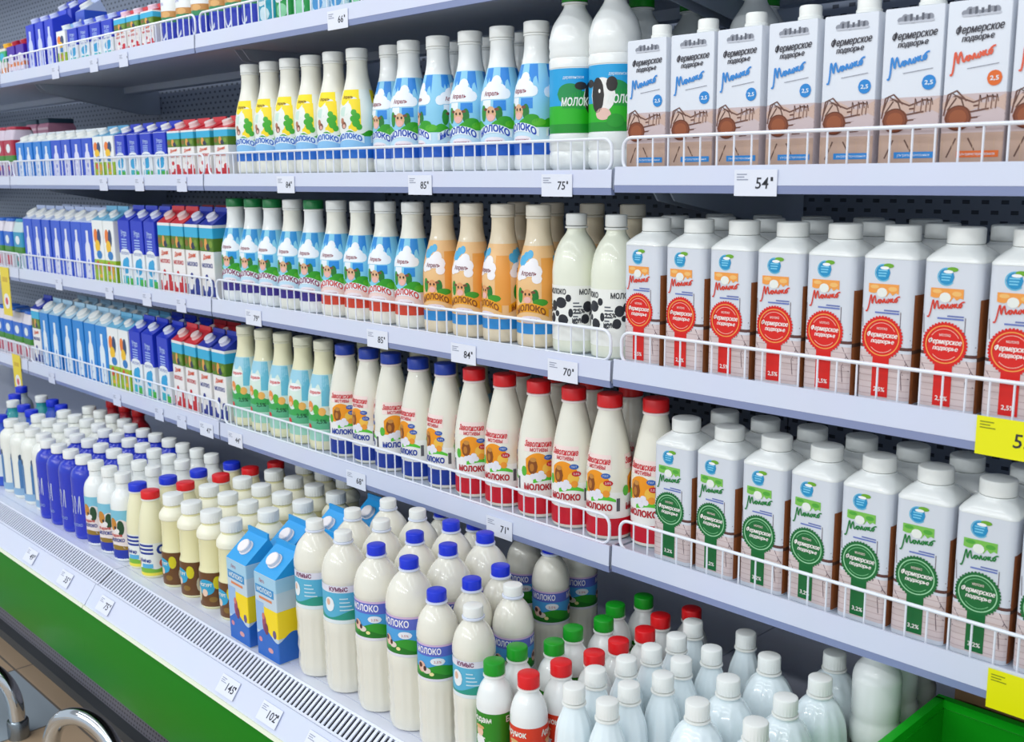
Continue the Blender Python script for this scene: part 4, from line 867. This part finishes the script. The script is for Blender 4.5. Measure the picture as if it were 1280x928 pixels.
row([('seal_red', x) for x in (-1.010, -.931, -.853, -.775, -.697, -.618, -.538, -.460)], 2, CY + .002, 'white carton bottle with red seal and ribbon', 'red seal milk cartons', 'along from the cow patch bottles')
row([('seal_red', x) for x in (-1.036, -.948, -.862, -.785, -.693, -.603, -.518)], 2, CY + .082, 'red seal carton whose cap peeps over front row', 'red seal milk cartons', 'along from the cow patch bottles')
row([('seal_red', x) for x in (-1.01, -.92, -.835, -.75, -.665)], 2, CY + .166, 'red seal carton in the deepest visible row', 'red seal milk cartons', 'along from the cow patch bottles')
R3 = [('royal', x) for x in (-3.50, -3.424, -3.349, -3.273, -3.197, -3.121, -3.046)] + [('orange', -2.971), ('orange', -2.898), ('navy', -2.800), ('navy', -2.722), ('navy', -2.646), ('red_banner', -2.570), ('red_banner', -2.497), ('blue_banner', -2.425), ('blue_banner', -2.350)]
D3 = {'royal': 'royal blue carton with white bottle print', 'orange': 'white carton with orange and green print', 'navy': 'tall carton with navy upper half', 'red_banner': 'red topped carton with red print', 'blue_banner': 'blue topped carton with navy print'}
row(R3, 2, CY, {k: v + ' on third shelf' for k, v in D3.items()}, 'cartons on the third shelf', 'towards the green caps')
row(R3, 2, CY + .082, {k: v + ' in third shelf back row' for k, v in D3.items()}, 'cartons on the third shelf', 'towards the bottles')
for i, (k, x) in enumerate((('pack_teal', -3.60), ('pack_blue', -3.69), ('pack_blue', -3.78))): put(k, x, CY + .006, surf(2), '%s pack at far end of the third shelf beyond the royal blue cartons, %s one' % ('teal' if i == 0 else 'blue', ORD[i]), 'packs at the far end of the third shelf')
put('pack_red', -3.73, CY + .1, surf(2), 'dark red pack behind the blue packs on the third shelf', 'packs at the far end of the third shelf')

# lowest shelf
row([('meadow', -2.250), ('meadow', -2.168), ('meadow', -2.086), ('meadow', -2.003), ('meadow', -1.922)], 3, BY, 'cream bottle with pale green meadow label', 'meadow label milk bottles', 'along from the blue topped cartons')
row([('cone_blue', -1.842, .5), ('cone_blue', -1.763, -.05, .004), ('cone_blue', -1.683, .9), ('cone_blue', -1.596, -.15), ('cone_blue', -1.514, -.15)], 3, BY, 'conical milk bottle with blue cap', 'blue capped conical bottles', 'along from the meadow label bottles')
row([('cone_red', -1.432, .5), ('cone_red', -1.350, .1), ('cone_red', -1.264, .6), ('cone_red', -1.181, .15), ('cone_red', -1.101, -.05)], 3, BY, 'conical milk bottle with red cap', 'red capped conical bottles', 'along from the blue capped ones')
put('cone_red', -1.0235, BY + .022, surf(3), 'conical red capped bottle turned back to front beside the green seal cartons', 'red capped conical bottles', 2.0)
for i, x in enumerate((-1.885, -1.80, -1.70, -1.61, -1.52, -1.40, -1.31, -1.22, -1.13)): put('meadow' if i < 5 else 'cone_red', x, 1.378, surf(3), 'bottle in the shaded row behind the conical ones, %s counting from the meadow label bottles' % ORD[i], 'bottles in the back row of the lowest shelf')
row([('seal_green', x) for x in (-.947, -.868, -.788, -.709, -.632, -.556, -.478, -.400)], 3, CY + .002, 'white carton bottle with green seal and ribbon', 'green seal milk cartons', 'along from the red capped bottles')
row([('seal_green', x) for x in (-.932, -.858, -.778, -.700, -.624, -.550, -.472)], 3, CY + .082, 'green seal carton whose cap peeps over front row', 'green seal milk cartons', 'along from the red capped bottles')
R4 = [('sky', -3.436), ('sky', -3.354), ('sky', -3.259), ('sky', -3.171), ('sky', -3.086), ('sky', -3.006), ('orange', -2.930), ('orange', -2.858), ('navy', -2.785), ('navy', -2.708), ('navy', -2.620), ('red_banner', -2.540), ('red_banner', -2.470), ('blue_banner', -2.400), ('blue_banner', -2.328)]
D4 = dict(D3); D4['sky'] = 'sky blue carton with white bottle print'
row(R4, 3, CY, {k: v + ' on lowest shelf' for k, v in D4.items()}, 'cartons on the lowest shelf', 'towards the meadow bottles')
row(R4, 3, CY + .082, {k: v + ' in lowest shelf back row' for k, v in D4.items()}, 'cartons on the lowest shelf', 'towards the bottles')
put('blue_banner', -3.512, CY, surf(3), 'blue topped carton standing just before the sky blue cartons', 'cartons on the lowest shelf')
for i, x in enumerate((-3.60, -3.685, -3.77, -3.855)): put('pack_blue', x, CY + .006, surf(3), 'blue lidded pack at the far end of the lowest shelf, %s beyond the joint' % ORD[i], 'packs at the far end of the lowest shelf')
for i, x in enumerate((-3.73, -3.64)): put('pack_red', x, CY + .1, surf(3), 'dark red lidded pack behind the blue packs on the lowest shelf, %s one' % ORD[i], 'packs at the far end of the lowest shelf')

# top shelf
row([('mini_citrus', -3.575), ('mini_purple', -3.50), ('mini_purple', -3.425), ('mini_jug', -3.330), ('mini_jug', -3.258), ('mini_jug', -3.186), ('mini_orange', -3.108), ('mini_navy', -3.030), ('mini_navy', -2.955), ('mini_navy', -2.880), ('mini_navy', -2.805), ('mini_red', -2.728), ('mini_red', -2.655), ('mini_red', -2.575)], 0, CY - .004,
    {'mini_citrus': 'orange topped small carton', 'mini_purple': 'purple small carton with red top', 'mini_jug': 'dark blue carton with pale bottle print', 'mini_orange': 'small white carton with orange print', 'mini_navy': 'small carton with navy upper half', 'mini_red': 'small red topped carton'}, 'small packs on the top shelf', 'towards the brown banded top shelf bottles', jit=False)
row([('mini_cup', x) for x in (-2.495, -2.420, -2.345, -2.262, -2.19, -2.12)], 0, CY, 'navy and white bottle with brown band', 'brown banded bottles on the top shelf', 'along from the red topped small cartons')
row([(k, -2.05 + .066 * i) for i, k in enumerate(('mini_teal', 'mini_green', 'mini_green', 'mini_pale', 'mini_pale', 'mini_green', 'mini_green', 'mini_pale', 'mini_green', 'mini_green', 'mini_teal', 'mini_pale', 'mini_green'))], 0, CY,
    {'mini_teal': 'teal labelled drink bottle on top shelf', 'mini_green': 'green labelled drink bottle on top shelf', 'mini_pale': 'pale blue labelled drink bottle on top shelf'}, 'drink bottles on the top shelf', 'of its colour past the brown bands')
for i, (k, x) in enumerate((('navy', -3.36), ('navy', -3.28), ('royal', -3.19))): put(k, x, CY + .095, surf(0), 'tall blue carton behind the dark blue ones on the top shelf, %s one' % ORD[i], 'tall cartons at the back of the top shelf')

# ------------------------------------------------------------------ filling the bottom deck
def grid(kind, cols, rows, desc, group, lm, skip=(), jx=.0, z=DECK):
    for i, x in enumerate(cols):
        for j, y in enumerate(rows if not isinstance(rows, dict) else rows[i]):
            if (i, j) in skip: continue
            c = '%s, %s back' % (desc, ORD[j]) + (' in the line %s' % lm if len(cols) == 1 else ', %s line from %s' % (ORD[i], lm))
            put(kind, x + random.uniform(-.0012, .0012), y, z, c, group, random.uniform(-.3, .3) if kind != 'deck_carton' else random.uniform(-.03, .03))
grid('white_bottle', (-3.12, -3.038, -2.956, -2.876), (1.020, 1.096, 1.171, 1.246), 'pearl white bottle with blue stripes', 'striped white bottles on the deck', 'the odd mixed bottles')
grid('navy_bottle', (-2.800, -2.725, -2.649, -2.572), (1.002, 1.080, 1.156, 1.230), 'navy bottle with white cap', 'navy bottles on the deck', 'the striped bottles')
grid('neck', (-2.497, -2.420, -2.347), (1.002, 1.076, 1.152, 1.230), 'white bottle with brown cow and navy label', 'cow label bottles on the deck', 'the navy bottles')
grid('kefir_blue', (-2.279,), (1.006, 1.080, 1.158, 1.247), 'kefir bottle with blue cap', 'kefir bottles', 'beside the cow label bottles')
grid('kefir_red', (-2.204,), (1.000, 1.086, 1.175, 1.254, 1.325), 'kefir bottle with red cap', 'kefir bottles', 'beside the yogurt bottles')
grid('jar', (-2.117, -2.033, -1.948, -1.866), (1.012, 1.098, 1.182, 1.266, 1.350), 'yellow yogurt bottle with white cap', 'yellow yogurt bottles', 'the red capped kefir', skip=((3, 4),))
grid('deck_carton', (-1.745, -1.642), (0.986, 1.078, 1.176, 1.276), 'blue roofed carton with yellow front', 'blue roofed cartons on the deck', 'the yellow yogurt bottles', skip=((1, 2), (1, 3)))
grid('big_white', (-1.540, -1.453), (0.997, 1.080, 1.162), 'big white capped bottle with teal label', 'big milk bottles on the deck', 'the blue roofed cartons')
grid('big_blue', (-1.358, -1.271), (0.997, 1.080, 1.162), 'big blue capped bottle with cow label', 'big milk bottles on the deck', 'the white capped ones')
for j, (x, y) in enumerate(((-1.50, 1.26), (-1.40, 1.255), (-1.305, 1.29))): put('mid_blue', x, y, DECK, 'bottle half hidden under the lowest shelf, %s along from the blue roofed cartons' % ORD[j], 'big milk bottles on the deck')
for j, (x, y) in enumerate(((-1.196, .990), (-1.191, 1.059), (-1.199, 1.130), (-1.213, 1.264), (-1.222, 1.348))): put('mid_blue', x, y, DECK, 'medium blue capped bottle with cow label, %s back in the line beside the green caps' % ORD[j], 'medium milk bottles on the deck')
put('mid_white', -1.118, .996, DECK, 'medium white capped bottle with pale label in front, next to the green capped bottles', 'medium milk bottles on the deck')
put('mid_white_cow', -1.133, 1.094, DECK, 'medium white capped bottle with cow label behind the pale labelled one', 'medium milk bottles on the deck')
for j, (x, y) in enumerate(((-1.054, .978), (-1.064, 1.035), (-1.036, 1.086), (-1.049, 1.143), (-1.037, 1.202), (-1.060, 1.258), (-1.048, 1.317))): put('small_green', x, y, DECK, 'small drink bottle with green cap, %s back in its line' % ORD[j], 'small green capped bottles')
for j, (x, y) in enumerate(((-.990, .985), (-.982, 1.044), (-.968, 1.101), (-.969, 1.158), (-.965, 1.217), (-.980, 1.275), (-.960, 1.331))): put('small_red', x, y, DECK, 'small drink bottle with red cap, %s back in its line' % ORD[j], 'small red capped bottles')
for j, (x, y) in enumerate(((-.893, .975), (-.904, 1.031), (-.895, 1.087), (-.893, 1.142), (-.890, 1.198), (-.902, 1.255))): put('flute_slim', x, y, DECK, 'slim fluted bottle with white cap, %s back in the line beside the red caps' % ORD[j], 'slim fluted bottles')
for j, (x, y) in enumerate(((-.834, .975), (-.843, 1.030), (-.828, 1.085), (-.838, 1.140), (-.828, 1.199), (-.822, 1.278))): put('flute_slim', x, y, DECK, 'slim fluted bottle with white cap, %s back in the line beside the stout ones' % ORD[j], 'slim fluted bottles')
for j, (x, y) in enumerate(((-.749, 1.056), (-.758, 1.139), (-.755, 1.236))): put('flute', x, y, DECK, 'stout fluted bottle with white cap, %s back in the line beside the slim ones' % ORD[j], 'stout fluted bottles')
for j, (x, y) in enumerate(((-.667, 1.066), (-.674, 1.147), (-.670, 1.228), (-.694, 1.310))): put('flute', x, y, DECK, 'stout fluted bottle with white cap, %s back in the line beside the green crate' % ORD[j], 'stout fluted bottles')
for j, (x, y) in enumerate(((-.618, 1.288), (-.628, 1.362), (-.634, 1.434))): put('dark_label', x, y, DECK, 'white bottle with dark checked label in the shade beside the green crate, %s back' % ORD[j], 'dark labelled bottles in the shade')
for i, (k, x, y) in enumerate((('odd_blue', -3.205, 1.02), ('odd_teal', -3.29, 1.03), ('odd_grey', -3.375, 1.02), ('odd_blue', -3.21, 1.11), ('odd_grey', -3.30, 1.12), ('odd_teal', -3.39, 1.12), ('odd_grey', -3.215, 1.20), ('odd_blue', -3.31, 1.21), ('odd_teal', -3.40, 1.21), ('odd_grey', -3.48, 1.05), ('odd_blue', -3.49, 1.16), ('odd_teal', -3.57, 1.10), ('odd_grey', -3.60, 1.22))):
    nm = {'odd_blue': 'blue', 'odd_teal': 'teal', 'odd_grey': 'grey'}[k]
    put(k, x, y, DECK, '%s bottle among the mixed ones beyond the striped white bottles, %s counting away from them' % (nm, ORD[i]), 'mixed bottles at the far end of the deck')
for i, (x, y) in enumerate(((-3.16, 1.335), (-3.07, 1.335), (-2.98, 1.335))): put('odd_red', x, y, DECK, 'red bottle in the shade behind the striped white bottles, %s one' % ORD[i], 'red bottles at the back of the deck')

# green crate and cardboard boxes in the shade of the deck
t = thing('plastic_crate', 'crate', 'bright green plastic crate standing on the deck under the green seal cartons', None, (-.31, 1.19, DECK + .0006))
bm = bmesh.new()
def wall(x0, y0, x1, y1, h, th=.006):
    d = Vector((x1 - x0, y1 - y0, 0)).normalized(); n = Vector((-d.y, d.x, 0)) * th
    p = [Vector((x0, y0, 0)), Vector((x1, y1, 0))]; q = [p[1] + n, p[0] + n]
    a = [bm.verts.new(v) for v in p + q]; b = [bm.verts.new(v + Vector((0, 0, h))) for v in p + q]
    fs = [bm.faces.new(a[::-1]), bm.faces.new(b)] + [bm.faces.new((a[i], a[(i + 1) % 4], b[(i + 1) % 4], b[i])) for i in range(4)]
    bmesh.ops.recalc_face_normals(bm, faces=fs)
X0, X1, Y0, Y1, H = -.243, .243, -.18, .158, .165
for a in ((X0, Y0, X1, Y0), (X1, Y0, X1, Y1), (X1, Y1, X0, Y1), (X0, Y1, X0, Y0)): wall(*a, H)
box(bm, X0, X1, Y0, Y1, 0.0005, .005); finish('basket', bm, mat('#10a018', .35), t, 30)
bm = bmesh.new()
for (a, b, c, d) in ((X0 - .008, X1 + .008, Y0 - .008, Y0 + .004), (X0 - .008, X1 + .008, Y1 - .004, Y1 + .008), (X0 - .008, X0 + .004, Y0, Y1), (X1 - .004, X1 + .008, Y0, Y1)): box(bm, a, b, c, d, H, H + .012)
finish('rim', bm, mat('#12ae1c', .3), t, 30)
for i, (x, y, w_, d, h, c) in enumerate(((-.47, 1.47, .17, .15, .20, '#8a6a48'), (-.25, 1.48, .19, .16, .18, '#7a5a3e'))):
    t = thing('cardboard_box', 'box', 'brown cardboard box behind the green crate, %s the dark checked bottles' % ('next to' if i == 0 else 'one place further from'), 'boxes in the shade', (x, y, DECK + .0004))
    bm = bmesh.new(); box(bm, -w_ / 2, w_ / 2, -d / 2, d / 2, 0, h); finish('body', bm, mat(c, .7, 0, 'cardboard', 0, .3), t, 30)
    bm = bmesh.new(); box(bm, -w_ / 2, w_ / 2, -.024, .024, h + .0002, h + .0012); box(bm, -w_ / 2 - .001, -w_ / 2 - .0002, -.024, .024, h - .05, h + .0012); finish('tape', bm, mat('#a88a5a', .3), t, 30)

# ------------------------------------------------------------------ chrome guard hoops on the floor
def hoop(label, pts, base):
    t = thing('chrome_hoop', 'floor guard', label, 'chrome hoops on the floor', base)
    b = Vector(base)
    P = [Vector(p) for p in pts]; n = []
    Q = [P[0]] + P + [P[-1]]
    for i in range(1, len(Q) - 2):
        for k in range(6):
            u = k / 6; n.append(.5 * (2 * Q[i] + (Q[i + 1] - Q[i - 1]) * u + (2 * Q[i - 1] - 5 * Q[i] + 4 * Q[i + 1] - Q[i + 2]) * u * u + (3 * Q[i] - Q[i - 1] - 3 * Q[i + 1] + Q[i + 2]) * u ** 3))
    n.append(P[-1])
    bm = bmesh.new(); tube(bm, [p - b for p in n], .0205, 20); finish('tube', bm, CHROME, t, 60)
    for e in (P[0], P[-1]):
        bm = bmesh.new(); lathe(bm, [(21, 0), (27, 0), (27, 46), (25, 49), (21, 50)], 28); o = finish('collar', bm, mat('#8f979d', .25, 1.0, 'brushed_collar'), t, 40); o.location = (e.x - b.x, e.y - b.y, 0)
    return t
def hoop_at(label, base, d, prof):
    hoop(label, [(base[0] + d[0] * a, base[1] + d[1] * a, h) for a, h in prof], base)
HOOP = [(0, 0), (0, .06), (.004, .11), (.022, .155), (.058, .19), (.115, .208), (.17, .20), (.21, .17), (.238, .12), (.244, .06), (.244, 0)]
hoop_at('chrome tube hoop with grey collar on the tiles, only partly in view', (-2.745, .838, 0), (-.697, -.717), HOOP)
hoop_at('chrome tube hoop on the tiles standing nearer the green panel', (-2.45, .815, 0), (.95, .31), HOOP)
